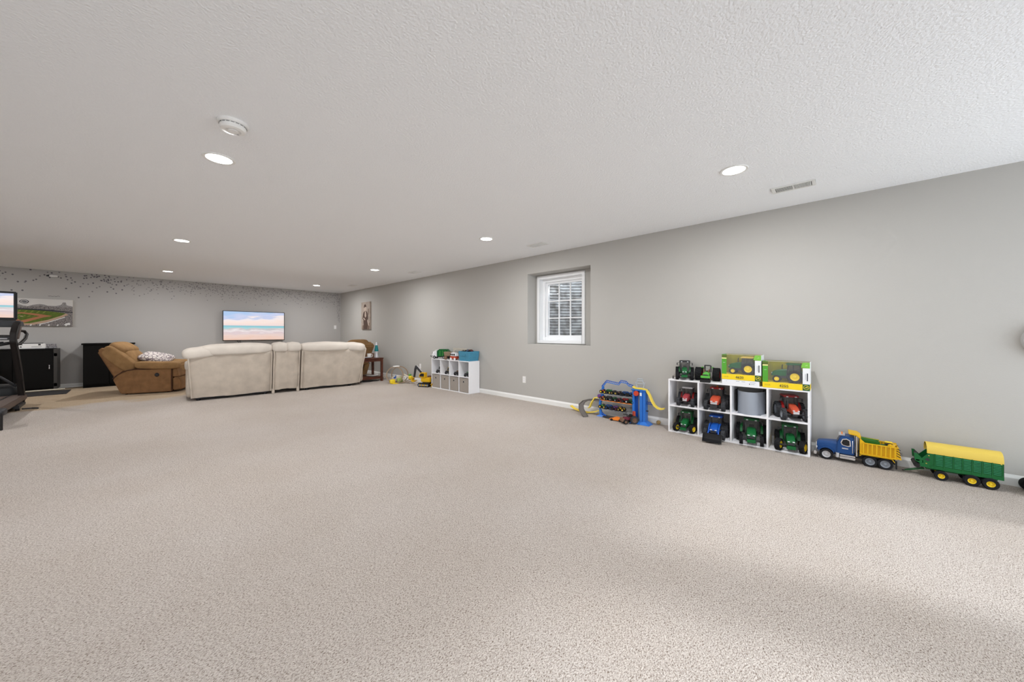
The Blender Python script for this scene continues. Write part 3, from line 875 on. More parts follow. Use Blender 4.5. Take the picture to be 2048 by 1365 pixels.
# ------------------------------------------------------------------ end table with lamp, mug, book, plate
def end_table():
    t = thing('end_table', 'dark cherry end table between the sofa and the right wall', 'table', (3.74, 8.28, 0))
    b = MB(M_wood); b.box(-0.31, 0.31, -0.27, 0.27, 0.535, 0.56); b.build('tabletop', t, bevel=0.004)
    for sx in (-1, 1):
        for sy in (-1, 1):
            x, y = sx * 0.275, sy * 0.235
            MB(M_wood).hexa([(x - 0.022, y - 0.022, 0), (x + 0.022, y - 0.022, 0), (x + 0.022, y + 0.022, 0), (x - 0.022, y + 0.022, 0)],
                            [(x - 0.024, y - 0.024, 0.535), (x + 0.024, y - 0.024, 0.535), (x + 0.024, y + 0.024, 0.535), (x - 0.024, y + 0.024, 0.535)]).build('leg', t)
        MB(M_wood).box(sx * 0.275 - 0.01, sx * 0.275 + 0.01, -0.215, 0.215, 0.475, 0.535).build('apron', t)
        MB(M_wood).box(-0.255, 0.255, sx * 0.235 - 0.01, sx * 0.235 + 0.01, 0.475, 0.535).build('apron', t)
    MB(M_wood).box(-0.255, 0.255, -0.22, 0.22, 0.09, 0.11).build('shelf', t)
    for sy in (-1, 1): MB(M_wood).box(-0.255, 0.255, sy * 0.235 - 0.012, sy * 0.235 + 0.012, 0.06, 0.115).build('stretcher', t)
end_table()
t = thing('lava_lamp', 'small lava lamp with teal liquid and silver base on the end table', 'lamp', (3.96, 8.20, 0.56))
MB(M_silver).lathe([(0.0001, 0), (0.050, 0), (0.052, 0.01), (0.030, 0.085), (0.046, 0.15), (0.0001, 0.15)], 20).build('base', t, smooth=0.6)
MB(M_teal).lathe([(0.044, 0.15), (0.047, 0.165), (0.026, 0.30), (0.0001, 0.30)], 20).build('globe', t, smooth=0.8)
MB(M_silver).lathe([(0.027, 0.298), (0.018, 0.365), (0.0001, 0.367)], 20).build('cap', t, smooth=0.6)
t = thing('mug', 'white mug on the end table beside the lava lamp', 'mug', (3.78, 8.19, 0.56))
MB(M_plastic).lathe([(0.0001, 0.003), (0.034, 0.0), (0.042, 0.01), (0.047, 0.10), (0.043, 0.10), (0.038, 0.012), (0.0001, 0.012)], 20).build('body', t, smooth=0.7)
MB(M_plastic).tube([(0.045, 0, 0.08), (0.07, 0, 0.08), (0.078, 0, 0.05), (0.066, 0, 0.022), (0.043, 0, 0.02)], 0.006, 6).build('handle', t, smooth=1.2)
t = thing('tissue_box', 'small dark brown box between the mug and the lava lamp', 'box', (3.88, 8.36, 0.56), R(10))
MB(M_brownp).box(-0.07, 0.07, -0.06, 0.06, 0, 0.10).build('body', t, bevel=0.004)
MB(M_dark).box(-0.04, 0.04, -0.015, 0.015, 0.098, 0.101).build('opening', t)
t = thing('laptop', 'closed thin laptop lying on the end table next to the sofa', 'laptop', (3.60, 8.16, 0.56), R(6))
MB(M_black).box(-0.15, 0.15, -0.11, 0.11, 0.0, 0.012).build('base', t, bevel=0.003)
MB(M_silver).box(-0.15, 0.15, -0.11, 0.11, 0.013, 0.022).build('lid', t, bevel=0.003)
t = thing('plate', 'white plate on the lower shelf of the end table', 'plate', (3.86, 8.22, 0.11))
MB(M_plastic).lathe([(0.0001, 0.004), (0.07, 0.002), (0.13, 0.018), (0.132, 0.022), (0.07, 0.010), (0.0001, 0.010)], 28).build('dish', t, smooth=0.8)
b = MB(M_dark)
b.tube([(3.60, 8.15, 0.008), (3.72, 8.05, 0.008), (3.84, 8.12, 0.008), (3.98, 8.16, 0.008), (4.10, 8.3, 0.008), (4.3, 8.5, 0.008)], 0.006, 6)
tag(b.build('power_cord', smooth=1.2), 'dark power cord lying on the carpet under the end table', 'cord')

# ------------------------------------------------------------------ black cabinets and what stands on them
def cabinet(name, label, loc, w, h, d, doors, lip=0.0, handle=None, side_strip=False):
    t = thing(name, label, 'cabinet', loc)
    b = MB(M_bwood); b.box(0, w, 0.02, d, 0.06, h - 0.03); b.box(0.0, w, 0.04, d, 0.0, 0.06); b.build('body', t)
    MB(M_bwood).box(-lip, w + lip, -lip, d, h - 0.03, h).build('top', t, bevel=0.004)
    for i in range(doors):
        x0 = w * i / doors + 0.004; x1 = w * (i + 1) / doors - 0.004
        dd = MB(M_bwood).box(x0, x1, 0.0, 0.02, 0.065, h - 0.035).build('door', t, bevel=0.003)
        if handle == i:
            b = MB(M_chrome)
            for k in range(3): b.ball((x1 - 0.045, -0.012, h * 0.60 - 0.03 * k), 0.011, 10)
            b.cyl((x1 - 0.045, -0.006, h * 0.60 + 0.01), (x1 - 0.045, -0.006, h * 0.60 - 0.07), 0.004, n=8)
            b.build('handle', dd)
    return t
c1 = cabinet('black_cabinet', 'black two-door cabinet behind the treadmill', (-2.10, 11.47, 0), 0.95, 0.845, 0.42, 2, 0.0, 1)
MB(mat('steel_edge', (0.06, 0.055, 0.05), 0.5, 0.3)).box(0.950, 0.995, 0.0, 0.42, 0.03, 0.838).build('side_track', c1, bevel=0.003)
for z in (0.72, 0.12): MB(M_black).box(0.955, 0.995, 0.0, 0.03, z - 0.03, z + 0.03).build('hinge', c1)
cabinet('black_cabinet', 'black cabinet with an overhanging top, partly behind the brown recliner', (-0.78, 11.50, 0), 0.72, 0.936, 0.37, 2, 0.022)
t = thing('floor_mat', 'thin dark rubber mat in front of the two-door cabinet', 'mat', (-1.60, 11.05, 0))
MB(M_rubber).box(-0.75, 0.68, -0.36, 0.36, 0, 0.008).build('sheet', t, bevel=0.002)
MB(M_cream).tube([(-0.2, 0.30, 0.03), (0.6, 0.33, 0.03)], 0.014, 8).build('light_strip', t)
# printed boxes on the cabinet
t = thing('toy_machine', 'white boxed gadget with dark markings on top of the two-door cabinet', 'box', (-1.42, 11.60, 0.845), R(2))
b = MB(M_plastic); b.box(-0.20, 0.17, -0.09, 0.09, 0.0, 0.10); b.build('body', t, bevel=0.01)
b = MB(M_dark); b.box(-0.22, 0.13, -0.05, 0.05, 0.10, 0.113); b.build('lid', t, bevel=0.002)
b = MB(M_dark)
for (x, z, w, h) in ((-0.13, 0.03, 0.02, 0.02), (-0.13, 0.075, 0.03, 0.012), (0.08, 0.065, 0.03, 0.03), (0.0, 0.035, 0.12, 0.006), (-0.17, 0.05, 0.012, 0.012)):
    b.box(x, x + w, -0.0915, -0.089, z, z + h)
b.build('marking', t)
t = thing('folded_cloth', 'grey patterned folded cloth beside the white gadget on the cabinet', 'cloth', (-1.22, 11.62, 0.845))
for i in range(4):
    MB(mat('grey_pattern_cloth', (0.28, 0.27, 0.28), 0.9, noise=0.6, nscale=60)).puff((0.0, 0, 0.013 + 0.022 * i), (0.10 - 0.004 * i, 0.09, 0.013), 0.35, n=16).build('fold', t, smooth=1.2)
t = thing('play_figure_box', 'yellow and pink toy box at the left edge behind the treadmill', 'box', (-1.84, 11.30, 0))
b = MB(M_orange); b.box(-0.16, 0.06, -0.06, 0.06, 0, 0.42); b.build('stand', t, bevel=0.01)
b = MB(mat('marigold', (0.72, 0.33, 0.02), 0.5)); b.box(-0.16, 0.06, -0.07, 0.06, 0.42, 0.60); b.build('panel', t, bevel=0.006)
b = MB(mat('pink_toy', (0.55, 0.22, 0.32), 0.5)); b.puff((-0.05, -0.075, 0.47), (0.09, 0.02, 0.04), 0.8, n=14); b.build('figure', t)
b = MB(M_cream); b.puff((-0.03, -0.02, 0.66), (0.09, 0.04, 0.07), 0.8, n=14); b.build('head', t)
b = MB(M_brownp); b.tube([(-0.12, -0.03, 0.68), (-0.02, -0.05, 0.74), (0.04, -0.05, 0.78), (0.10, -0.05, 0.86)], 0.018, 7); b.build('arm', t)

# ------------------------------------------------------------------ treadmill
def treadmill():
    t = thing('treadmill', 'dark treadmill with a large lit screen at the left edge', 'treadmill', (-1.19, 7.3, 0))
    # local: x 0 = right edge (negative to the left), y towards the console
    W_ = 0.92
    def deck(x0, x1, m, z1=0.20, nm='side_rail'):
        MB(m).prism([(0.12, z1 - 0.08), (0.12, z1 - 0.005), (0.17, z1), (2.0, z1), (2.05, z1 - 0.02), (2.05, z1 - 0.08)], x0, x1, 'x').build(nm, t, bevel=0.006)
    deck(-0.135, 0.0, M_deck); deck(-W_, -W_ + 0.135, M_deck)
    deck(-0.30, -0.155, M_deck, 0.195, 'belt_edge'); deck(-W_ + 0.155, -W_ + 0.30, M_deck, 0.195, 'belt_edge')
    MB(mat('running_belt', (0.10, 0.075, 0.065), 0.8, bump=0.2)).box(-W_ + 0.315, -0.315, 0.16, 1.98, 0.13, 0.193).build('running_belt', t, bevel=0.004)
    MB(M_black).box(-W_ + 0.02, -0.02, 0.2, 1.98, 0.10, 0.185).build('deck_frame', t)
    for x0 in (-0.155, -0.315, -W_ + 0.135, -W_ + 0.30):
        MB(M_black).box(x0, x0 + 0.02, 0.17, 1.98, 0.14, 0.196).build('gap_strip', t)
    # rear end cap and feet
    for x0 in (-0.005, -W_ - 0.115):
        MB(M_dark).puff((x0 + 0.04, 0.06, 0.205), (0.07, 0.12, 0.040), 0.5, n=20).build('end_cap', t, smooth=1.2)
        lg = MB(M_frame); lg.box(x0 + 0.070, x0 + 0.102, -0.06, -0.035, 0.0, 0.20); lg.build('rear_leg', t, bevel=0.004)
    MB(M_frame).box(-W_ + 0.02, -0.02, 1.95, 2.05, 0.02, 0.13).build('front_crossbar', t, bevel=0.01)
    for x in (-0.03, -W_ + 0.03):
        MB(M_black).cyl((x - 0.02, 1.62, 0.03), (x + 0.02, 1.62, 0.03), 0.03, n=16).build('transport_wheel', t)
        MB(M_dark).box(x - 0.03, x + 0.03, 1.5, 1.95, 0.04, 0.10).build('base_rail', t, bevel=0.01)
    MB(M_dark).tube([(0.02, 1.55, 0.03), (0.10, 1.60, 0.02), (0.16, 1.55, 0.02)], 0.012, 6).build('pedal', t)
    # motor hood
    MB(M_black).puff((-W_ / 2, 2.16, 0.22), (W_ / 2 - 0.05, 0.20, 0.14), 0.4, n=24).build('motor_hood', t, smooth=1.2)
    # uprights leaning towards the runner
    for x in (-0.03, -W_ + 0.03):
        path = [(x, 1.93, 0.10), (x, 1.86, 0.30), (x, 1.72, 0.565), (x, 1.50, 0.875), (x, 1.36, 1.05), (x, 1.38, 1.13), (x, 1.48, 1.22), (x, 1.62, 1.28)]
        rings = []
        for i, p in enumerate(path):
            a = Vector(path[max(i - 1, 0)]); c = Vector(path[min(i + 1, len(path) - 1)])
            tg = (c - a).normalized(); s = Vector((1, 0, 0)); u = s.cross(tg)
            p = Vector(p); w, h = 0.028, 0.052
            rings.append([p - s*w - u*h, p + s*w - u*h, p + s*w + u*h, p - s*w + u*h])
        MB(M_frame).loft(rings).build('upright', t, bevel=0.008)
        # looping hand rail
        s = 1 if x > -0.5 else -1
        MB(M_frame).tube([(x, 1.45, 1.00), (x + 0.02 * s, 1.40, 0.985), (x + 0.04 * s, 1.50, 1.0), (x + 0.06 * s, 1.68, 1.07), (x + 0.06 * s, 1.78, 1.14), (x + 0.04 * s, 1.76, 1.185), (x, 1.62, 1.195), (x - 0.01 * s, 1.44, 1.175)], 0.019, 10).build('hand_rail', t, smooth=1.2)
        MB(mat('console_brown', (0.13, 0.095, 0.08), 0.5)).hexa([(x - 0.025, 1.42, 1.08), (x + 0.03, 1.42, 1.08), (x + 0.03, 1.52, 1.06), (x - 0.025, 1.52, 1.06)], [(x - 0.025, 1.60, 1.27), (x + 0.03, 1.60, 1.27), (x + 0.03, 1.72, 1.27), (x - 0.025, 1.72, 1.27)]).build('rail_cover', t, bevel=0.01)
    # console tray, bars and screen
    MB(M_console).hexa([(-W_, 1.55, 1.24), (0.0, 1.55, 1.24), (0.02, 1.75, 1.26), (-W_ - 0.02, 1.75, 1.26)], [(-W_, 1.60, 1.34), (0.0, 1.60, 1.34), (0.0, 1.75, 1.345), (-W_, 1.75, 1.345)]).build('console_panel', t, bevel=0.015)
    MB(M_console).hexa([(-W_, 1.40, 1.055), (-0.06, 1.40, 1.055), (-0.06, 1.62, 1.09), (-W_, 1.62, 1.09)], [(-W_, 1.40, 1.095), (-0.06, 1.40, 1.095), (-0.06, 1.62, 1.13), (-W_, 1.62, 1.13)]).build('console_tray', t, bevel=0.01)
    MB(M_silver).tube([(-W_ + 0.05, 1.37, 1.075), (-0.08, 1.37, 1.075)], 0.008, 8).build('trim_bar', t)
    MB(M_black).tube([(-W_ + 0.05, 1.40, 1.02), (-0.7, 1.36, 0.965), (-0.45, 1.35, 0.95), (-0.25, 1.36, 0.96), (-0.07, 1.42, 1.01)], 0.022, 8).build('pulse_bar', t, smooth=1.2)
    for x in (-0.30, -0.17, -0.62): MB(M_dark).lathe([(0.045, 0.0), (0.045, 0.05), (0.038, 0.05), (0.038, 0.01), (0.0001, 0.01)], 18, c=(x, 1.47, 0.98)).build('cup_holder', t)
    hs = MB(M_black).box(-0.84, -0.045, 1.70, 1.74, 1.345, 1.775).build('screen_housing', t, bevel=0.012)
    MB(screen_material('treadmill_picture', 0.76)).box(-0.815, -0.075, 1.696, 1.699, 1.385, 1.745).build('screen', t)
    # resistance arm seen below
    MB(M_dark).tube([(-0.50, 1.80, 0.40), (-0.34, 1.75, 0.52), (-0.20, 1.78, 0.50), (-0.07, 1.85, 0.34)], 0.018, 8).build('lift_strut', t, smooth=1.2)
treadmill()

# ------------------------------------------------------------------ cube shelves
def cube_shelf(label, y0, y1, xf, H=0.617, bins=False):
    t = thing('cube_shelf', label, 'shelf', (xf, y0, 0))
    D = WALLX - 0.016 - xf; Wd = y1 - y0; T_ = 0.016
    MB(M_white).box(0, D, 0, Wd, H - T_, H).build('top', t, bevel=0.0015)
    MB(M_white).box(0, D, 0, Wd, 0, T_).build('bottom', t, bevel=0.0015)
    for i in (0, 4):
        y = (Wd - T_) * i / 4
        MB(M_white).box(0, D, y, y + T_, T_, H - T_).build('side', t, bevel=0.0015)
    for i in (1, 2, 3):
        y = (Wd - T_) * i / 4
        MB(M_white).box(0.001, D, y, y + T_, T_, H - T_).build('divider', t, bevel=0.0015)
    for i in range(4):
        a = (Wd - T_) * i / 4 + T_; b_ = (Wd - T_) * (i + 1) / 4
        MB(M_white).box(0.001, D, a, b_, H / 2 - T_ / 2, H / 2 + T_ / 2).build('shelf_board', t)
    # thin fibreboard strips closing the back edges
    return t
NX, NY0, NY1 = 4.262, 0.187, 1.458
FX, FY0, FY1 = 4.25, 5.069, 6.30
cube_shelf('white eight-cube shelf full of toy tractors, right of the race garage', NY0, NY1, NX)
cube_shelf('far white eight-cube shelf with grey fabric bins below and a blue bin on top', FY0, FY1, FX)
def ncell(i, row):      # centre y and floor z of a cell; i counts from the far (left) end
    w = (NY1 - NY0 - 0.016) / 4
    return NY1 - 0.008 - w * (i + 0.5), (0.016 if row == 0 else 0.3165)
def fcell(i, row):
    w = (FY1 - FY0 - 0.016) / 4
    return FY1 - 0.008 - w * (i + 0.5), (0.016 if row == 0 else 0.3165)

# fabric bins
binwords = ['farthest from the camera', 'second from the far end', 'third from the far end', 'nearest the camera']
for i in range(4):
    y, z = fcell(i, 0)
    t = thing('fabric_bin', 'grey linen cube bin in the bottom row, ' + binwords[i], 'bin', (FX + 0.006, y, z), group='grey fabric bins in the far shelf')
    b = MB(M_linen)
    b.hexa([(0, -0.128, 0), (0.235, -0.128, 0), (0.235, 0.128, 0), (0, 0.128, 0)], [(-0.002, -0.133, 0.27), (0.237, -0.133, 0.27), (0.237, 0.133, 0.27), (-0.002, 0.133, 0.27)])
    b.build('body', t, bevel=0.006)
    MB(M_linen).box(-0.006, 0.0, -0.134, 0.134, 0.245, 0.272).build('hem', t, bevel=0.002)
    b = MB(M_silver); b.m(M_black); b.cyl((-0.007, 0, 0.205), (0.001, 0, 0.205), 0.017, n=18); b.m(M_silver); b.torus((-0.004, 0, 0.205), 0.018, 0.002, 'x', 20, 6); b.build('grommet', t)

# ------------------------------------------------------------------ wheels and tractors
_wheel_cache = {}
def wheel(t, c, r, w, tyre, rim, lugs=True, side=1, name='wheel', rimf=0.58, n=22, hub=True):
    """axle along local y; side = +1 / -1 = outer face direction"""
    key = (round(r, 4), round(w, 4), tyre.name, rim.name if rim else '', lugs, side, rimf)
    if key not in _wheel_cache:
        b = MB(tyre); h = w / 2
        b.lathe([(r * rimf, -h * 0.9), (r * 0.86, -h), (r * 0.95, -h * 0.8), (r * (0.96 if lugs else 1), -h * 0.4), (r * (0.96 if lugs else 1), h * 0.4), (r * 0.95, h * 0.8), (r * 0.86, h), (r * rimf, h * 0.9), (r * rimf, -h * 0.9)], n, 'y')
        if lugs:
            k = 16
            for i in range(k):
                for s in (-1, 1):
                    a = 2 * PI * (i + 0.5 * (s > 0)) / k
                    M = Matrix.Rotation(a, 4, 'Y') @ Matrix.Translation((0, s * h * 0.48, r * 0.965)) @ Matrix.Rotation(s * R(32), 4, 'Z')
                    b.cbox((0, 0, 0), (r * 0.14, h * 0.95, r * 0.08), M=M)
        o = b.build(name, t, smooth=0.5)
        ro = None
        if rim:
            b = MB(rim); s = side
            b.lathe([(0.0001, -h * 0.30 * s), (r * rimf * 0.75, -h * 0.35 * s), (r * rimf * 0.95, -h * 0.80 * s), (r * rimf, -h * 0.85 * s), (r * rimf, h * 0.88 * s), (r * rimf * 0.9, h * 0.8 * s), (r * rimf * 0.78, h * 0.35 * s), (r * rimf * 0.4, h * 0.3 * s), (r * rimf * 0.3, h * 0.75 * s), (0.0001, h * 0.78 * s)], n, 'y')
            for i in range(6):
                a = 2 * PI * i / 6
                b.cyl((r * rimf * 0.62 * math.cos(a), h * 0.3 * s, r * rimf * 0.62 * math.sin(a)), (r * rimf * 0.62 * math.cos(a), h * 0.42 * s, r * rimf * 0.62 * math.sin(a)), r * 0.04, n=6)
            ro = b.build('rim', o, smooth=0.5)
        _wheel_cache[key] = (o.data, ro.data if ro else None)
    else:
        me, rme = _wheel_cache[key]
        o = bpy.data.objects.new(name, me); scene.collection.objects.link(o); o.parent = t
        if rme:
            ro = bpy.data.objects.new('rim', rme); scene.collection.objects.link(ro); ro.parent = o
    o.location = c
    return o

def tractor(label, loc, rz, body=M_green, rim=M_yellow, roof=None, s=1.0, tyre=M_tyre, cab=True, pillar=M_dark, grille=M_dark, rear_r=0.078, front_r=0.052,
            rear_w=0.048, front_w=0.036, roofh=0.225, hoodw=0.034, loader=None, lights=True, wide=0.092, fwide=0.082, mirrors=True, hood_m=None, weights=True, dual=False, beacon=False, group=None, cat='toy tractor', steer=0, fender_m=None, weight_m=None):
    """+x forward"""
    roof = roof or body; hood_m = hood_m or body
    t = thing('toy_tractor', label, cat, loc, rz, group)
    t.scale = (s, s, s)
    MB(M_dark).box(-0.085, 0.125, -0.022, 0.022, 0.045, 0.075).build('chassis', t, bevel=0.004)
    MB(M_dark).cyl((-0.065, -wide, rear_r), (-0.065, wide, rear_r), 0.012, n=10).build('axle', t); MB(M_dark).cyl((0.098, -fwide, front_r), (0.098, fwide, front_r), 0.008, n=10).build('axle', t)
    hw = hoodw
    h = MB(hood_m).loft([[(x, -w, z0), (x, w, z0), (x, w, z1 - 0.012), (x, w * 0.7, z1), (x, -w * 0.7, z1), (x, -w, z1 - 0.012)] for x, w, z0, z1 in
                ((0.0, hw, 0.075, 0.152), (0.06, hw, 0.072, 0.146), (0.115, hw * 0.95, 0.07, 0.132), (0.14, hw * 0.85, 0.07, 0.118), (0.150, hw * 0.75, 0.072, 0.10))]).build('hood', t, bevel=0.003, smooth=0.5)
    g = MB(grille); g.box(0.146, 0.153, -hw * 0.7, hw * 0.7, 0.074, 0.096); g.build('grille', h, bevel=0.001)
    if lights:
        for sy in (-1, 1):
            MB(M_light).cbox((0.1475, sy * hw * 0.55, 0.103), (0.008, hw * 0.5, 0.008), (0, R(-20), 0)).build('headlight', h, bevel=0.001)
    if weights:
        b = MB(weight_m or body)
        b.box(0.152, 0.172, -0.034, 0.034, 0.038, 0.068); b.m(M_dark); b.box(0.12, 0.155, -0.02, 0.02, 0.045, 0.062)
        b.build('front_weight', t, bevel=0.003)
    for sy in (-1, 1):
        wheel(t, (-0.065, sy * wide, rear_r), rear_r, rear_w, tyre, rim, True, sy)
        if dual: wheel(t, (-0.065, sy * (wide + rear_w + 0.004), rear_r), rear_r, rear_w, tyre, rim, True, sy)
        w_ = wheel(t, (0.098, sy * fwide, front_r), front_r, front_w, tyre, rim, True, sy)
        if steer: w_.rotation_euler = (0, 0, steer)
        # fender over the rear wheel
        pts = []
        for k in range(9):
            a = R(10 + 150 * k / 8)
            pts.append((-0.065 + (rear_r + 0.008) * math.cos(a), rear_r + (rear_r + 0.008) * math.sin(a)))
        inner = [(-0.065 + (rear_r + 0.004) * math.cos(R(160 - 150 * k / 8)), rear_r + (rear_r + 0.004) * math.sin(R(160 - 150 * k / 8))) for k in range(9)]
        y0, y1 = sorted((sy * (wide - rear_w * 0.75), sy * (wide - rear_w * 0.30)))
        MB(fender_m or body).prism(pts + inner, y0, y1).build('fender', t)
    MB(M_dark).tube([(0.055, -hw - 0.008, 0.10), (0.055, -hw - 0.008, 0.19), (0.050, -hw - 0.010, 0.20)], 0.005, 8).build('exhaust_pipe', t)
    if cab:
        x0, x1 = -0.115, 0.008; yb, yt = 0.050, 0.056; zb, zt = 0.085, roofh - 0.012
        def post(xa, xb_, y_):
            return MB(pillar).tube([(xa, math.copysign(yb, y_), zb), (xb_, math.copysign(yt, y_), zt)], 0.0045, 6)
        for sy in (-1, 1):
            post(x1, x1 - 0.012, sy).build('cab_post', t)
            post(x0, x0 + 0.008, sy).build('cab_post', t)
            post(-0.05, -0.05, sy).build('cab_post', t)
            MB(M_glass).hexa([(x0 + 0.006, sy * yb, zb + 0.03), (x1 - 0.004, sy * yb, zb + 0.03), (x1 - 0.004, sy * (yb - 0.002), zb + 0.03), (x0 + 0.006, sy * (yb - 0.002), zb + 0.03)],
                             [(x0 + 0.010, sy * yt, zt), (x1 - 0.014, sy * yt, zt), (x1 - 0.014, sy * (yt - 0.002), zt), (x0 + 0.010, sy * (yt - 0.002), zt)]).build('side_window', t)
        MB(M_glass).hexa([(x1, -yb, zb + 0.03), (x1, yb, zb + 0.03), (x1 - 0.002, yb, zb + 0.03), (x1 - 0.002, -yb, zb + 0.03)], [(x1 - 0.012, -yt, zt), (x1 - 0.012, yt, zt), (x1 - 0.014, yt, zt), (x1 - 0.014, -yt, zt)]).build('windscreen', t)
        MB(body if pillar is M_dark else pillar).box(x0, x1, -yb, yb, 0.07, zb + 0.008).build('cab_floor', t, bevel=0.003)
        r_ = MB(roof).box(x0 - 0.006, x1 + 0.006, -yt - 0.008, yt + 0.008, zt, zt + 0.018).build('roof', t, bevel=0.006)
        for sy in (-1, 1):
            b = MB(M_light); b.cbox((x1 + 0.007, sy * 0.035, zt + 0.006), (0.006, 0.016, 0.008)); b.build('work_light', r_)
        if beacon: MB(M_orange).cyl((-0.05, 0, zt + 0.018), (-0.05, 0, zt + 0.032), 0.007, n=10).build('beacon', r_)
        if mirrors:
            for sy in (-1, 1):
                b = MB(M_dark); b.tube([(x1 - 0.01, sy * yt, zt - 0.005), (x1 + 0.004, sy * (yt + 0.026), zt - 0.008)], 0.002, 5); b.cbox((x1 + 0.005, sy * (yt + 0.03), zt - 0.022), (0.004, 0.012, 0.03)); b.build('mirror', t)
    b = MB(M_black); b.box(-0.085, -0.045, -0.020, 0.020, 0.085, 0.115); b.box(-0.092, -0.080, -0.020, 0.020, 0.10, 0.165); b.build('seat', t, bevel=0.006)
    b = MB(M_black); b.tube([(-0.005, 0, 0.12), (-0.022, 0, 0.145)], 0.003, 6)
    M = Matrix.Translation((-0.023, 0, 0.146)) @ Matrix.Rotation(R(-35), 4, 'Y')
    ring = [M @ Vector((0.016 * math.cos(2 * PI * i / 14), 0.016 * math.sin(2 * PI * i / 14), 0)) for i in range(14)]
    b.tube(ring, 0.002, 5, True); b.build('steering_wheel', t)
    if loader:
        for sy in (-1, 1):
            b = MB(loader); y = sy * 0.047
            b.loft([[(x, y - 0.006, z - 0.009), (x, y + 0.006, z - 0.009), (x, y + 0.006, z + 0.009), (x, y - 0.006, z + 0.009)] for x, z in ((0.0, 0.145), (0.07, 0.142), (0.13, 0.105), (0.185, 0.045))])
            b.build('loader_arm', t, bevel=0.002)
            MB(M_chrome).cyl((0.02, y, 0.09), (0.10, y, 0.115), 0.0035, n=8).build('loader_cylinder', t)
        MB(loader).box(0.135, 0.15, -0.05, 0.05, 0.085, 0.105).build('loader_crossbar', t)
        b = MB(M_black)
        b.prism([(0.185, 0.075), (0.19, 0.03), (0.20, 0.008), (0.26, 0.0), (0.262, 0.006), (0.21, 0.018), (0.202, 0.035), (0.198, 0.075)], -0.088, 0.088)
        for y in (-0.088, 0.085): b.prism([(0.19, 0.075), (0.19, 0.03), (0.20, 0.008), (0.262, 0.003), (0.225, 0.06)], y, y + 0.003)
        b.build('bucket', t, bevel=0.001)
    return t

# the tractors of the shelf, facing the room
XC = 4.378
def cell_tr(i, row, dx=0.0, dy=0.0, yaw=0, **k):
    y, z = ncell(i, row)
    return tractor(k.pop('label'), (XC + dx, y + dy, z), PI + R(yaw), **k)
G = 'toy tractors in the white shelf'
cell_tr(0, 1, 0.0, -0.012, 4, label='small maroon tractor with a pale cab roof, top row far cell', body=M_red, rim=M_dark, tyre=M_tyreg, roof=M_silver, s=0.90, group=G, hood_m=mat('faded_red', (0.33, 0.045, 0.055), 0.35), grille=M_silver, weights=False)
cell_tr(1, 1, -0.01, 0.0, 3, label='red tractor with a red roof and chrome grille, top row second cell', body=M_red, rim=M_dark, tyre=M_tyreg, s=1.0, group=G, hood_m=M_orangered, grille=M_silver, hoodw=0.044, beacon=True, roofh=0.232, weight_m=M_dark, fender_m=M_dark)
cell_tr(3, 1, 0.0, -0.018, 20, label='red tractor turned sideways with large grey tyres, top row cell nearest the camera', body=M_red, rim=M_grey, tyre=M_tyreg, s=0.98, group=G, hood_m=M_orangered, grille=M_silver, front_r=0.06, weights=False, fwide=0.088)
cell_tr(0, 0, 0.0, 0.0, 4, label='green tractor with yellow front wheels, bottom row far cell', s=0.96, group=G, pillar=M_green, steer=R(-22), hoodw=0.036, fwide=0.090)
cell_tr(1, 0, -0.04, 0.0, 4, label='bright blue tractor with a black front bucket sticking out of the shelf', body=M_blue, rim=M_dark, tyre=M_tyreg, s=1.0, group=G, loader=M_blue, hoodw=0.04, weights=False, fender_m=M_dark)
cell_tr(2, 0, -0.015, -0.01, 8, label='green tractor with dark rims and tall rear wheels, bottom row third cell', rim=M_dark, s=1.06, group=G, rear_r=0.086, front_r=0.048, hoodw=0.038, front_w=0.028, rear_w=0.042, wide=0.105, mirrors=True, roofh=0.228)
cell_tr(3, 0, 0.0, -0.01, 8, label='green tractor with yellow front wheels, bottom row cell nearest the camera', s=1.02, group=G, pillar=M_green, front_r=0.058, front_w=0.042, steer=R(-22), fwide=0.090)
tractor('green tractor with an open black cab frame and yellow wheels on top of the shelf', (4.39, 1.315, 0.617), PI + R(16), s=0.92, pillar=M_dark, roof=M_dark, hoodw=0.030, group='toys on top of the white shelf', rear_r=0.074, front_r=0.054, wide=0.082, weights=True)
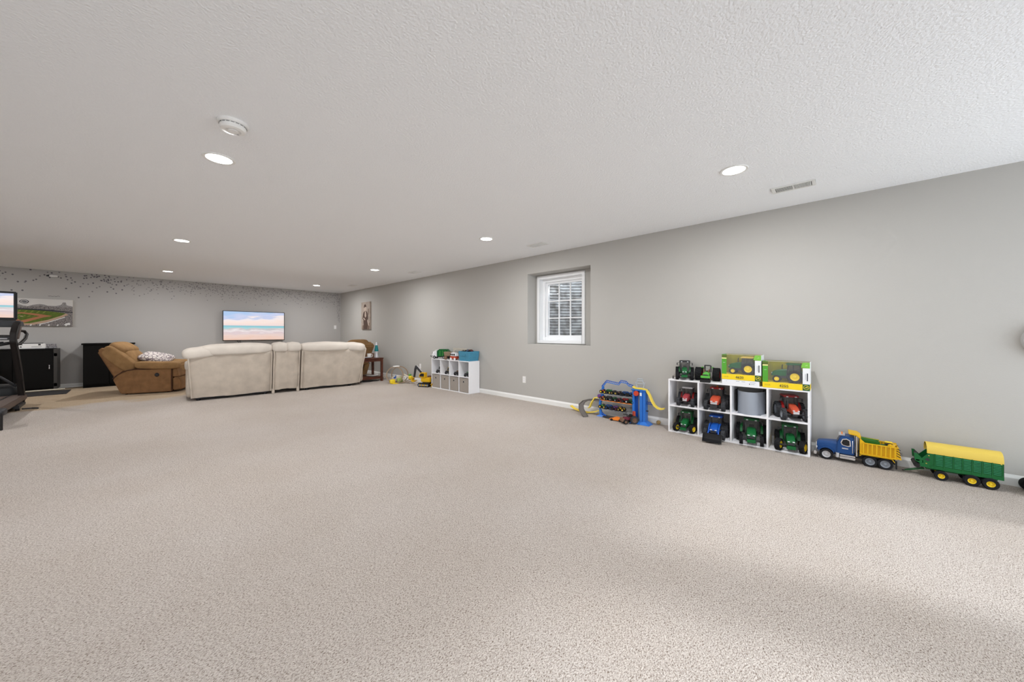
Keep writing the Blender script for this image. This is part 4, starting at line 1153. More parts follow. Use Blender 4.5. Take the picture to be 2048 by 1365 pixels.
def pulling_tractor():
    t = thing('toy_tractor', 'open pulling tractor with huge tyres, red rims and a bright green nose', 'toy tractor', (4.385, 1.075, 0.617), PI + R(6), 'toys on top of the white shelf')
    for sy in (-1, 1):
        wheel(t, (-0.03, sy * 0.088, 0.074), 0.074, 0.070, M_tyre, M_red, True, sy)
        wheel(t, (0.09, sy * 0.03, 0.028), 0.028, 0.022, M_tyre, M_red, False, sy)
    MB(M_dark).box(-0.08, 0.13, -0.02, 0.02, 0.03, 0.06).build('chassis', t, bevel=0.004)
    h = MB(M_lime).loft([[(x, -w, 0.06), (x, w, 0.06), (x, w, z - 0.008), (x, w * 0.7, z), (x, -w * 0.7, z), (x, -w, z - 0.008)] for x, w, z in ((0.0, 0.03, 0.105), (0.09, 0.032, 0.10), (0.125, 0.028, 0.085))]).build('hood', t, bevel=0.002)
    MB(M_dark).box(0.123, 0.13, -0.025, 0.025, 0.062, 0.082).build('grille', h)
    MB(M_lime).box(0.13, 0.15, -0.045, 0.045, 0.045, 0.07).build('front_weight', t, bevel=0.002)
    MB(M_black).box(0.12, 0.165, -0.05, 0.05, 0.0, 0.03).build('bumper', t, bevel=0.002)
    b = MB(M_brownp)
    for k in range(3):
        for sy in (-1, 1): b.tube([(0.02 + 0.03 * k, sy * 0.018, 0.10), (0.02 + 0.03 * k, sy * 0.028, 0.135)], 0.004, 6)
    b.build('exhaust_pipe', t)
    b = MB(M_dark)
    for sy in (-1, 1): b.tube([(-0.08, sy * 0.03, 0.09), (-0.07, sy * 0.03, 0.165), (-0.02, sy * 0.028, 0.175), (0.01, sy * 0.03, 0.10)], 0.004, 6)
    b.tube([(-0.07, -0.03, 0.165), (-0.07, 0.03, 0.165)], 0.004, 6); b.tube([(-0.02, -0.028, 0.175), (-0.02, 0.028, 0.175)], 0.004, 6)
    b.build('roll_cage', t)
    MB(M_black).box(-0.07, -0.03, -0.02, 0.02, 0.06, 0.11).build('seat', t, bevel=0.005)
    for sy in (-1, 1): 
        MB(M_lime).prism([(-0.10, 0.10), (-0.05, 0.155), (0.02, 0.155), (0.02, 0.148), (-0.046, 0.148), (-0.094, 0.098)], sy * 0.05 - 0.006 if sy < 0 else 0.044, sy * 0.044 if sy < 0 else 0.056).build('fender', t)
pulling_tractor()
t = thing('toy_figure', 'tiny dark figure standing on the far corner of the shelf top', 'toy', (4.33, 1.425, 0.617))
MB(M_dark).lathe([(0.0001, 0), (0.008, 0), (0.007, 0.02), (0.004, 0.026), (0.006, 0.032), (0.0001, 0.038)], 12).build('body', t, smooth=0.8)

# grey half-round toy building
def half_silo():
    y, z = ncell(2, 1)
    t = thing('toy_silo', 'grey half-round open-topped toy bin wall, third cell of the top row', 'toy building', (4.50, y + 0.005, z))
    out = []; inn = []; n = 24
    for i in range(n + 1):
        a = R(90 + 180 * i / n)
        out.append((0.235 * math.cos(a) - 0.0, 0.128 * math.sin(a)))
    for i in range(n, -1, -1):
        a = R(90 + 180 * i / n)
        inn.append((0.228 * math.cos(a), 0.122 * math.sin(a)))
    MB(mat('grey_blue_plastic', (0.30, 0.33, 0.38), 0.5)).prism(out + inn, 0.0, 0.232, 'z').build('curved_wall', t, smooth=0.4)
    b = MB(M_black); b.box(-0.12, -0.0, 0.122, 0.130, 0.0, 0.235); b.build('end_plate', t)
    b = MB(M_black); b.box(-0.06, 0.0, -0.13, -0.10, 0.0, 0.24); b.build('end_post', t, bevel=0.002)
    MB(M_grey).box(-0.20, 0.0, -0.10, 0.10, 0.0, 0.006).build('floor_plate', t)
half_silo()

# boxed tractors
def deer(cx, cz, s):
    """simple leaping-stag emblem outline"""
    pts = [(-0.9, -0.1), (-0.55, 0.12), (-0.2, 0.16), (0.15, 0.30), (0.25, 0.55), (0.10, 0.85), (0.22, 0.88), (0.36, 0.62), (0.50, 0.90), (0.60, 0.86), (0.50, 0.55), (0.85, 0.45), (0.82, 0.35), (0.50, 0.30), (0.40, 0.0), (0.75, -0.15), (0.95, -0.45), (0.85, -0.50), (0.62, -0.22), (0.2, -0.18), (-0.25, -0.12), (-0.55, -0.35), (-0.95, -0.75), (-1.0, -0.65), (-0.7, -0.25)]
    return [(cx + x * s, cz + z * s) for x, z in pts]
def boxed_tractor(label, y0, y1, z0, h, d, number, cabroof, rz=0.0):
    """y0 near end, y1 far end; built in a frame with +x to the viewer's right, -y to the room"""
    W_ = y1 - y0
    t = thing('boxed_toy_tractor', label, 'toy box', (NX + 0.0, y1, z0), R(-90) + rz)
    # local x runs towards the camera end, local y into the shelf (towards the wall)
    gr = mat('carton_green', (0.085, 0.33, 0.035), 0.5); dg = mat('carton_dark_green', (0.02, 0.10, 0.04), 0.5); ye = mat('carton_yellow', (0.85, 0.62, 0.02), 0.5); wh = mat('carton_white', (0.78, 0.80, 0.82), 0.5)
    ol = mat('carton_olive', (0.36, 0.31, 0.012), 0.6, noise=0.25, nscale=15); lm = mat('carton_lime', (0.20, 0.50, 0.07), 0.5); tn = mat('carton_tan_text', (0.45, 0.40, 0.05), 0.5); ink = mat('carton_ink', (0.03, 0.035, 0.05), 0.5)
    card = MB(ol)
    card.box(0.0, W_, d - 0.003, d, 0, h)                         # back card
    card.build('back_card', t)
    MB(ye).box(0, W_, 0.0, d - 0.003, 0, 0.055).build('base_tray', t)
    MB(gr).box(0, 0.004, 0.0, d - 0.003, 0.055, h).build('end_panel', t)
    MB(wh).box(W_ - 0.004, W_, 0.0, d - 0.003, 0.055, h).build('end_panel', t)
    MB(mat('clear_top', (0.8, 0.82, 0.85), 0.1, alpha=0.25)).box(0.004, W_ - 0.004, 0.0, d - 0.003, h - 0.003, h).build('top_panel', t)
    b = MB(M_clear); b.box(0.044, W_ - 0.052, 0.0015, 0.003, 0.055, h - 0.006); b.build('clear_window', t)
    # front print
    it = [(gr, [(0, 0.055), (0.044, 0.055), (0.044, h), (0, h)]),
          (mat('carton_olive_green', (0.10, 0.14, 0.03), 0.5), [(0, h * 0.87), (0.044, h * 0.87), (0.044, h - 0.004), (0, h - 0.004)]),
          (mat('carton_cream', (0.80, 0.74, 0.32), 0.5), [(0, h * 0.825), (0.044, h * 0.825), (0.044, h * 0.87), (0, h * 0.87)]),
          (wh, [(0.012, h * 0.67), (0.032, h * 0.67), (0.032, h * 0.68), (0.012, h * 0.68)]),
          (ye, [(0, 0), (W_ - 0.052, 0), (W_ - 0.052, 0.055), (0, 0.055)]),
          (wh, [(W_ - 0.052, 0.055), (W_, 0.055), (W_, h * 0.80), (W_ - 0.052, h * 0.80)]),
          (lm, [(W_ - 0.065, h * 0.82), (W_, h * 0.80), (W_, h), (W_ - 0.052, h)]),
          (dg, [(W_ - 0.052, 0.0), (W_, 0.0), (W_, 0.060), (W_ - 0.052, 0.060)]),
          (ink, [(W_ - 0.022, 0.09), (W_ - 0.014, 0.09), (W_ - 0.014, h * 0.62), (W_ - 0.022, h * 0.62)]),
          (mat('carton_grey_text', (0.42, 0.44, 0.47), 0.5), [(W_ - 0.034, 0.10), (W_ - 0.030, 0.10), (W_ - 0.030, h * 0.6), (W_ - 0.034, h * 0.6)]),
          (ye, [(p[0], p[1]) for p in disc(W_ - 0.026, 0.030, 0.021, 0.021)]),
          (dg, disc(W_ - 0.026, 0.030, 0.018, 0.018)),
          (ye, deer(W_ - 0.026, 0.029, 0.0145)),
          (mat('carton_pale_lime', (0.45, 0.70, 0.25), 0.5), deer(W_ - 0.024, h * 0.90, 0.010))]
    for k, x in enumerate((0.022, 0.034, 0.048, 0.056)):
        it.append((tn, [(x, 0.026), (x + 0.006, 0.026), (x + 0.006, 0.034), (x, 0.034)]))
    flat_art('front_print', t, it)
    M = Matrix.Translation((W_ * 0.47, -0.0065, 0.027)) @ Matrix.Rotation(R(90), 4, 'X')
    text_mesh('number_print', number, 0.036, M, ink, t)
    return t, W_
def mini_tractor(label, loc, rz, roof_m, s=1.0, pale=False):
    t = tractor(label, loc, rz, body=M_green, rim=M_yellow, roof=roof_m, s=s, hoodw=0.022, rear_r=0.072, front_r=0.040, rear_w=0.03, front_w=0.020, wide=0.06, fwide=0.05, mirrors=False, weights=False, roofh=0.215, pillar=M_dark)
    return t
boxed_tractor('green and yellow window box marked 4620, standing on the white box', 0.549 + 0.01, 0.905, 0.668, 0.262, 0.19, '4620', M_yellow)
mini_tractor('green tractor with a yellow roof inside the 4620 box', (NX + 0.09, 0.73, 0.723), R(90), M_pyellow, 0.84)
boxed_tractor('green and yellow window box marked 4255, nearest the camera on the shelf top', 0.187, 0.548, 0.617, 0.262, 0.19, '4255', M_green, 0)
mini_tractor('green tractor with a green roof inside the 4255 box', (NX + 0.09, 0.355, 0.672), R(90), M_green, 0.86)
t = thing('carton', 'flat white carton under the 4620 box on the shelf top', 'box', (NX, 0.905, 0.617), R(-90))
MB(mat('white_carton', (0.80, 0.81, 0.84), 0.5)).box(0, 0.33, 0.0, 0.2, 0, 0.05).build('body', t, bevel=0.001)
b = MB(mat('carton_grey_text', (0.42, 0.44, 0.47), 0.5))
for (x, z, w) in ((0.04, 0.03, 0.006), (0.13, 0.034, 0.03), (0.18, 0.034, 0.03), (0.25, 0.03, 0.05), (0.26, 0.015, 0.03)): b.box(x, x + w, -0.0006, 0, z, z + 0.005)
b.m(M_dark); b.box(0.245, 0.252, -0.0006, 0, 0.012, 0.022); b.build('print', t)

# ------------------------------------------------------------------ dump truck
def dump_truck():
    t = thing('toy_dump_truck', 'large toy dump truck with a blue cab and ribbed yellow bed', 'toy truck', (4.385, -0.12, 0), R(90))
    # +x forward (away from the camera), y left. length about 0.53
    MB(M_dark).box(-0.235, 0.20, -0.028, 0.028, 0.045, 0.075).build('chassis', t, bevel=0.004)
    for x in (0.195, -0.085, -0.175):
        for sy in (-1, 1):
            wheel(t, (x, sy * 0.066, 0.048), 0.048, 0.034, M_tyre, M_grey if x < 0.1 else M_silver, False, sy, rimf=0.62)
        b = MB(M_dark); b.cyl((x, -0.06, 0.048), (x, 0.06, 0.048), 0.007, n=8); b.build('axle', t)
    # hood
    b = MB(M_navy).loft([[(x, -w, 0.07), (x, w, 0.07), (x, w, z - 0.02), (x, w * 0.8, z), (x, -w * 0.8, z), (x, -w, z - 0.02)] for x, w, z in ((0.11, 0.058, 0.172), (0.18, 0.054, 0.165), (0.25, 0.048, 0.155), (0.262, 0.042, 0.14))])
    hood = b.build('hood', t, bevel=0.004, smooth=0.5)
    for sy in (-1, 1):
        pts = [(0.195 + 0.060 * math.cos(R(a)), 0.055 + 0.060 * math.sin(R(a))) for a in range(5, 176, 19)] + [(0.195 + 0.052 * math.cos(R(a)), 0.055 + 0.052 * math.sin(R(a))) for a in range(175, 4, -19)]
        y0, y1 = sorted((sy * 0.045, sy * 0.084))
        MB(M_navy).prism(pts, y0, y1).build('fender', t, bevel=0.002)
    g = MB(M_chrome); g.box(0.262, 0.268, -0.036, 0.036, 0.075, 0.138); g.m(M_dark)
    for i in range(5): g.box(0.268, 0.2695, -0.030, 0.030, 0.084 + i * 0.010, 0.088 + i * 0.010)
    g.build('grille', hood)
    MB(M_chrome).box(0.262, 0.282, -0.078, 0.078, 0.030, 0.062).build('bumper', t, bevel=0.004)
    for sy in (-1, 1): MB(M_light).ball((0.262, sy * 0.056, 0.098), (0.006, 0.013, 0.010), 10).build('headlight', hood)
    b = MB(M_silver)
    for i in range(4): b.box(0.150 + 0.008 * i, 0.153 + 0.008 * i, -0.0595, -0.056, 0.125, 0.140)
    b.build('side_vent', hood)
    # cab
    cab = MB(M_navy).prism([(0.01, 0.07), (0.125, 0.07), (0.125, 0.165), (0.10, 0.225), (0.085, 0.232), (0.01, 0.232)], -0.066, 0.066).build('cab', t, bevel=0.006)
    for sy in (-1, 1):
        y0, y1 = sorted((sy * 0.0665, sy * 0.0675))
        b = MB(M_chrome); b.prism([(0.032, 0.150), (0.050, 0.142), (0.090, 0.150), (0.100, 0.172), (0.088, 0.205), (0.060, 0.213), (0.036, 0.200)], y0, y1)
        b.build('window_trim', cab)
        y0, y1 = sorted((sy * 0.067, sy * 0.069))
        b = MB(M_black); b.prism([(0.040, 0.155), (0.054, 0.149), (0.086, 0.155), (0.093, 0.172), (0.083, 0.199), (0.060, 0.205), (0.042, 0.194)], y0, y1); b.build('side_window', cab)
        b = MB(M_silver); b.box(0.05, 0.09, *sorted((sy * 0.0665, sy * 0.068)), 0.118, 0.127); b.build('door_lettering', cab)
        b = MB(M_chrome); b.cyl((-0.004, sy * 0.062, 0.07), (-0.004, sy * 0.062, 0.245), 0.0065, n=12); b.build('exhaust_stack', t)
        b = MB(M_chrome); b.tube([(0.022, sy * 0.070, 0.09), (0.022, sy * 0.073, 0.11), (0.022, sy * 0.073, 0.19), (0.022, sy * 0.068, 0.20)], 0.0025, 6); b.build('grab_rail', cab)
        b = MB(M_chrome); b.box(0.005, 0.105, *sorted((sy * 0.050, sy * 0.080)), 0.032, 0.050); b.box(0.005, 0.105, *sorted((sy * 0.045, sy * 0.074)), 0.053, 0.066); b.build('step', t, bevel=0.003)
        b = MB(M_silver); b.cyl((0.120, sy * 0.062, 0.035), (0.120, sy * 0.062, 0.075), 0.013, n=12); b.build('air_tank', t)
    MB(M_glass).hexa([(0.127, -0.055, 0.168), (0.127, 0.055, 0.168), (0.124, 0.055, 0.168), (0.124, -0.055, 0.168)], [(0.104, -0.052, 0.222), (0.104, 0.052, 0.222), (0.101, 0.052, 0.222), (0.101, -0.052, 0.222)]).build('windscreen', cab)
    MB(M_silver).box(0.07, 0.112, -0.05, 0.05, 0.232, 0.243).build('sun_visor', cab, bevel=0.003)
    b = MB(M_orange)
    for y in (-0.04, -0.02, 0, 0.02, 0.04): b.ball((0.09, y, 0.246), 0.005, 8)
    b.build('marker_light', cab)
    # bed: hollow, sloping tail, canopy over the cab
    zb, zt = 0.108, 0.205
    bed = MB(M_dyellow)
    for sy in (-1, 1):
        y0, y1 = sorted((sy * 0.078, sy * 0.083))
        bed.prism([(-0.235, zb), (-0.022, zb), (-0.022, zt + 0.035), (-0.055, zt), (-0.250, zt - 0.004), (-0.268, zb - 0.005)], y0, y1)
    bed.box(-0.235, -0.022, -0.078, 0.078, zb, zb + 0.005)
    bed.box(-0.027, -0.022, -0.078, 0.078, zb, zt + 0.045)
    bed.build('dump_bed', t, bevel=0.0015)
    MB(M_dyellow).hexa([(-0.268, -0.078, zb), (-0.262, -0.078, zb), (-0.262, 0.078, zb), (-0.268, 0.078, zb)], [(-0.252, -0.078, zt - 0.006), (-0.246, -0.078, zt - 0.006), (-0.246, 0.078, zt - 0.006), (-0.252, 0.078, zt - 0.006)]).build('tailgate', t)
    MB(M_dyellow).prism([(-0.03, zt + 0.03), (-0.022, zt + 0.03), (0.0, zt + 0.048), (0.045, zt + 0.055), (0.05, zt + 0.063), (-0.005, zt + 0.060), (-0.03, zt + 0.044)], -0.086, 0.086).build('cab_canopy', t, bevel=0.002)
    rail = MB(M_dyellow)
    for sy in (-1, 1):
        y0, y1 = sorted((sy * 0.077, sy * 0.087)); y0, y1 = sorted((sy * 0.077, sy * 0.093)); rail.box(-0.252, -0.05, y0, y1, zt - 0.008, zt)
        rail.box(-0.245, -0.022, y0, y1, zb - 0.004, zb + 0.006)
    rail.build('top_rail', t, bevel=0.001)
    for i in range(8):
        x = -0.045 - 0.0265 * i
        for sy in (-1, 1):
            y0, y1 = sorted((sy * 0.082, sy * 0.094)); MB(M_dyellow).box(x - 0.004, x + 0.004, y0, y1, zb + 0.006, zt - 0.008).build('side_rib', t)
    b = MB(M_black)
    for sy in (-1, 1):
        for i in range(4):
            z = zb + 0.012 + 0.02 * i; y0, y1 = sorted((sy * 0.0835, sy * 0.0845))
            b.prism([(-0.262, z), (-0.240, z + 0.014), (-0.240, z + 0.020), (-0.262, z + 0.006)], y0, y1)
    b.build('hazard_stripe', t)
    for sy in (-1, 1):
        y0, y1 = sorted((sy * 0.050, sy * 0.085))
        MB(M_dyellow).prism([(-0.020, 0.088), (-0.035, 0.102), (-0.215, 0.102), (-0.232, 0.075), (-0.228, 0.073), (-0.212, 0.097), (-0.037, 0.097), (-0.024, 0.085)], y0, y1).build('wheel_arch', t)
        MB(M_black).box(-0.243, -0.236, *sorted((sy * 0.05, sy * 0.08)), 0.022, 0.085).build('mud_flap', t)
    MB(M_dark).box(-0.235, 0.0, -0.05, 0.05, 0.075, 0.105).build('bed_frame', t, bevel=0.003)
dump_truck()
# load in the dump bed (world coordinates: bed runs along y)
t = thing('toy_trailer', 'long green toy trough lying in the yellow dump bed', 'toy trailer', (4.37, -0.215, 0.118), R(90))
b = MB(mat('load_green', (0.03, 0.15, 0.02), 0.45))
for sy in (-1, 1): b.hexa([(-0.045, sy * 0.02, 0), (0.06, sy * 0.02, 0), (0.06, sy * 0.024, 0), (-0.045, sy * 0.024, 0)], [(-0.05, sy * 0.045, 0.108), (0.065, sy * 0.045, 0.112), (0.065, sy * 0.05, 0.112), (-0.05, sy * 0.05, 0.108)])
b.box(-0.045, 0.06, -0.022, 0.022, 0, 0.006); b.box(0.058, 0.062, -0.045, 0.045, 0.0, 0.105); b.box(-0.047, -0.043, -0.04, 0.04, 0.0, 0.10)
b.build('trough', t)
MB(M_yellow).box(-0.05, 0.065, -0.052, -0.044, 0.103, 0.108).build('rim', t)
t = tractor('small green and yellow tractor lying in the yellow dump bed', (4.37, -0.300, 0.150), R(95), s=0.34, weights=False, mirrors=False, roof=M_yellow, cat='toy tractor')
t = thing('toy_loader_part', 'yellow toy attachment heaped at the tail end of the dump bed', 'toy part', (4.37, -0.337, 0.116), R(80))
b = MB(M_dyellow); b.box(-0.012, 0.012, -0.05, 0.05, 0.0, 0.085); b.prism([(-0.02, 0.08), (0.02, 0.088), (0.016, 0.098), (-0.024, 0.09)], -0.055, 0.055); b.build('blade', t, bevel=0.002)
b = MB(M_dyellow); b.tube([(0.0, -0.03, 0.09), (0.01, 0.0, 0.10), (0.0, 0.03, 0.09)], 0.006, 6); b.build('bracket', t)

# ------------------------------------------------------------------ forage wagon
def wagon():
    t = thing('toy_forage_wagon', 'large green toy forage wagon with a yellow roof, nearest the camera by the wall', 'toy wagon', (4.375, -0.68, 0), R(90))
    # +x away from the camera (hitch side), total about 0.47; body x from -0.205 to 0.175
    x0, x1 = -0.208, 0.165; zb, zt = 0.085, 0.200; hw = 0.072
    for xx, rr in ((0.085, 0.037), (-0.062, 0.042), (-0.148, 0.042)):
        for sy in (-1, 1):
            wheel(t, (xx, sy * 0.070, rr), rr, 0.040, M_tyre, M_yellow, False, sy, rimf=0.50)
        b = MB(M_dark); b.cyl((xx, -0.06, rr), (xx, 0.06, rr), 0.006, n=8); b.build('axle', t)
    MB(M_dark).box(-0.175, -0.03, -0.035, 0.035, 0.04, 0.06).build('bogie', t, bevel=0.004)
    MB(M_green).box(-0.19, 0.16, -0.03, 0.03, 0.06, 0.078).build('chassis', t, bevel=0.003)
    sides = []
    for sy in (-1, 1):
        y0, y1 = sorted((sy * hw, sy * (hw - 0.004)))
        sd = MB(M_green).prism([(x0, zb - 0.005), (x1 - 0.03, zb - 0.005), (x1 + 0.02, zb + 0.02), (x1 + 0.02, zb + 0.065), (x1 - 0.02, zt), (x0, zt)], y0, y1).build('side_panel', t)
        # louvre slats in seven bays
        bays = 7; bw = (x1 - 0.045 - x0 - 0.01) / bays
        for i in range(bays + 1):
            x = x0 + 0.006 + bw * i; yy = sorted((sy * hw, sy * (hw + 0.004)))
            MB(M_green).box(x - 0.003, x + 0.003, *yy, zb, zt).build('side_post', t)
        lv = M_louvre
        b = MB(lv)
        for i in range(bays):
            xa = x0 + 0.006 + bw * i + 0.005; xb = xa + bw - 0.010
            for k in range(7):
                z = zb + 0.030 + 0.0120 * k
                b.hexa([(xa, sy * hw, z), (xb, sy * hw, z), (xb, sy * (hw + 0.006), z - 0.002), (xa, sy * (hw + 0.006), z - 0.002)], [(xa, sy * hw, z + 0.003), (xb, sy * hw, z + 0.003), (xb, sy * (hw + 0.006), z), (xa, sy * (hw + 0.006), z)])
        tag(b.build('louvre_slat', sd), kind='stuff')
        MB(M_green).box(x0, x1 - 0.03, *sorted((sy * hw, sy * (hw + 0.003))), zb - 0.005, zb + 0.022).build('lower_rail', sd)
        if True:
            MB(M_dark).cbox((x1 - 0.012, sy * (hw + 0.001), zb + 0.062), (0.020, 0.003, 0.020), (0, R(45), 0)).build('emblem', sd)
            for (x, z) in ((x1 - 0.018, zb + 0.095), (x1 - 0.005, zb + 0.030), (x0 + 0.012, zt - 0.004)):
                MB(M_pyellow).cbox((x, sy * (hw + 0.004), z), (0.008, 0.002, 0.004), (0, R(-20), 0)).build('reflector', sd)
    MB(M_green).box(x0, x0 + 0.004, -hw, hw, zb, zt + 0.02).build('rear_panel', t)
    MB(M_green).box(x0, x1, -hw + 0.004, hw - 0.004, zb - 0.004, zb).build('floor_panel', t)
    MB(M_green).box(x1 + 0.012, x1 + 0.016, -hw, hw, zb, zb + 0.05).build('front_panel', t)
    b = MB(M_green); b.prism([(x1 + 0.02, zb + 0.02), (x1 + 0.055, zb + 0.04), (x1 + 0.06, zb + 0.10), (x1 + 0.045, zb + 0.10), (x1 + 0.02, zb + 0.07)], -hw, -hw + 0.006); b.prism([(x1 + 0.02, zb + 0.02), (x1 + 0.055, zb + 0.04), (x1 + 0.06, zb + 0.10), (x1 + 0.045, zb + 0.10), (x1 + 0.02, zb + 0.07)], hw - 0.006, hw)
    b.box(x1 + 0.03, x1 + 0.05, -hw, hw, zb + 0.04, zb + 0.05); b.build('unloader_frame', t)
    for z in (zb + 0.055, zb + 0.08): MB(M_dark).cyl((x1 + 0.04, -hw + 0.006, z), (x1 + 0.04, hw - 0.006, z), 0.009, n=12).build('beater_roller', t)
    MB(M_black).cyl((x1 + 0.045, -hw - 0.004, zb + 0.005), (x1 + 0.045, hw + 0.004, zb + 0.005), 0.018, n=18).build('auger_drum', t)
    MB(M_green).prism([(x1 - 0.03, zb - 0.005), (x1 + 0.035, zb - 0.002), (x1 + 0.03, zb + 0.025), (x1 + 0.0, zb + 0.035)], -hw - 0.003, hw + 0.003).build('cross_conveyor', t, bevel=0.002)
    # yellow barrel roof
    pts = [(hw * 1.03, zt - 0.002), (hw * 1.05, zt + 0.02), (hw * 0.86, zt + 0.052), (hw * 0.5, zt + 0.070), (0, zt + 0.076), (-hw * 0.5, zt + 0.070), (-hw * 0.86, zt + 0.052), (-hw * 1.05, zt + 0.02), (-hw * 1.03, zt - 0.002)]
    inn = [(y * 0.95, z - 0.004 * (z > zt + 0.01)) for y, z in reversed(pts)]
    MB(M_pyellow).loft([[(x, y, z) for y, z in pts + inn] for x in (x0 + 0.0, x1 - 0.008)]).build('roof', t, smooth=0.5)
    MB(M_pyellow).loft([[(x, y * 0.97, z) for y, z in pts] for x in (x0 + 0.001, x0 + 0.004)]).build('roof_end', t, smooth=0.5)
    MB(M_green).loft([[(x1 + 0.0, -0.03, 0.055), (x1 + 0.0, 0.03, 0.055), (x1 + 0.0, 0.03, 0.062), (x1 + 0.0, -0.03, 0.062)], [(x1 + 0.105, -0.006, 0.012), (x1 + 0.105, 0.006, 0.012), (x1 + 0.105, 0.006, 0.019), (x1 + 0.105, -0.006, 0.019)]]).build('drawbar', t)
    MB(M_black).torus((x1 + 0.112, 0, 0.010), 0.007, 0.002, 'z', 14, 6).build('hitch_ring', t)
M_louvre = mat('louvre_green', (0.03, 0.20, 0.09), 0.4)
wagon()

# toy cut by the right edge of the photograph: only its wheel shows
t = thing('toy_loader', 'toy with a fat black tyre at the right edge, beyond the forage wagon', 'toy vehicle', (4.375, -1.13, 0), R(90))
for xx in (0.10, -0.12):
    for sy in (-1, 1): wheel(t, (xx, sy * 0.075, 0.048), 0.048, 0.055, M_tyre, M_dark, False, sy)
MB(M_green).box(-0.17, 0.10, -0.045, 0.045, 0.06, 0.11).build('body', t, bevel=0.008)
MB(M_green).box(-0.10, 0.0, -0.05, 0.05, 0.11, 0.16).build('cab', t, bevel=0.006)
MB(M_dark).box(-0.17, 0.13, -0.03, 0.03, 0.035, 0.06).build('chassis', t)
# plain disc made up for an unidentified pale thing, cut by the right edge
t = thing('wall_disc', 'pale rounded object on the right wall, cut by the right edge of the view', 'wall object', (WALLX, -1.136, 1.105), R(-90))
MB(mat('pale_disc_case', (0.45, 0.44, 0.43), 0.6)).lathe([(0.0001, -0.055), (0.10, -0.055), (0.125, -0.045), (0.132, -0.02), (0.130, 0.0), (0.0001, 0.0)], 40, 'y').build('case', t, smooth=0.6)
MB(M_white).lathe([(0.0001, -0.0565), (0.098, -0.0565), (0.100, -0.055)], 40, 'y').build('face', t)

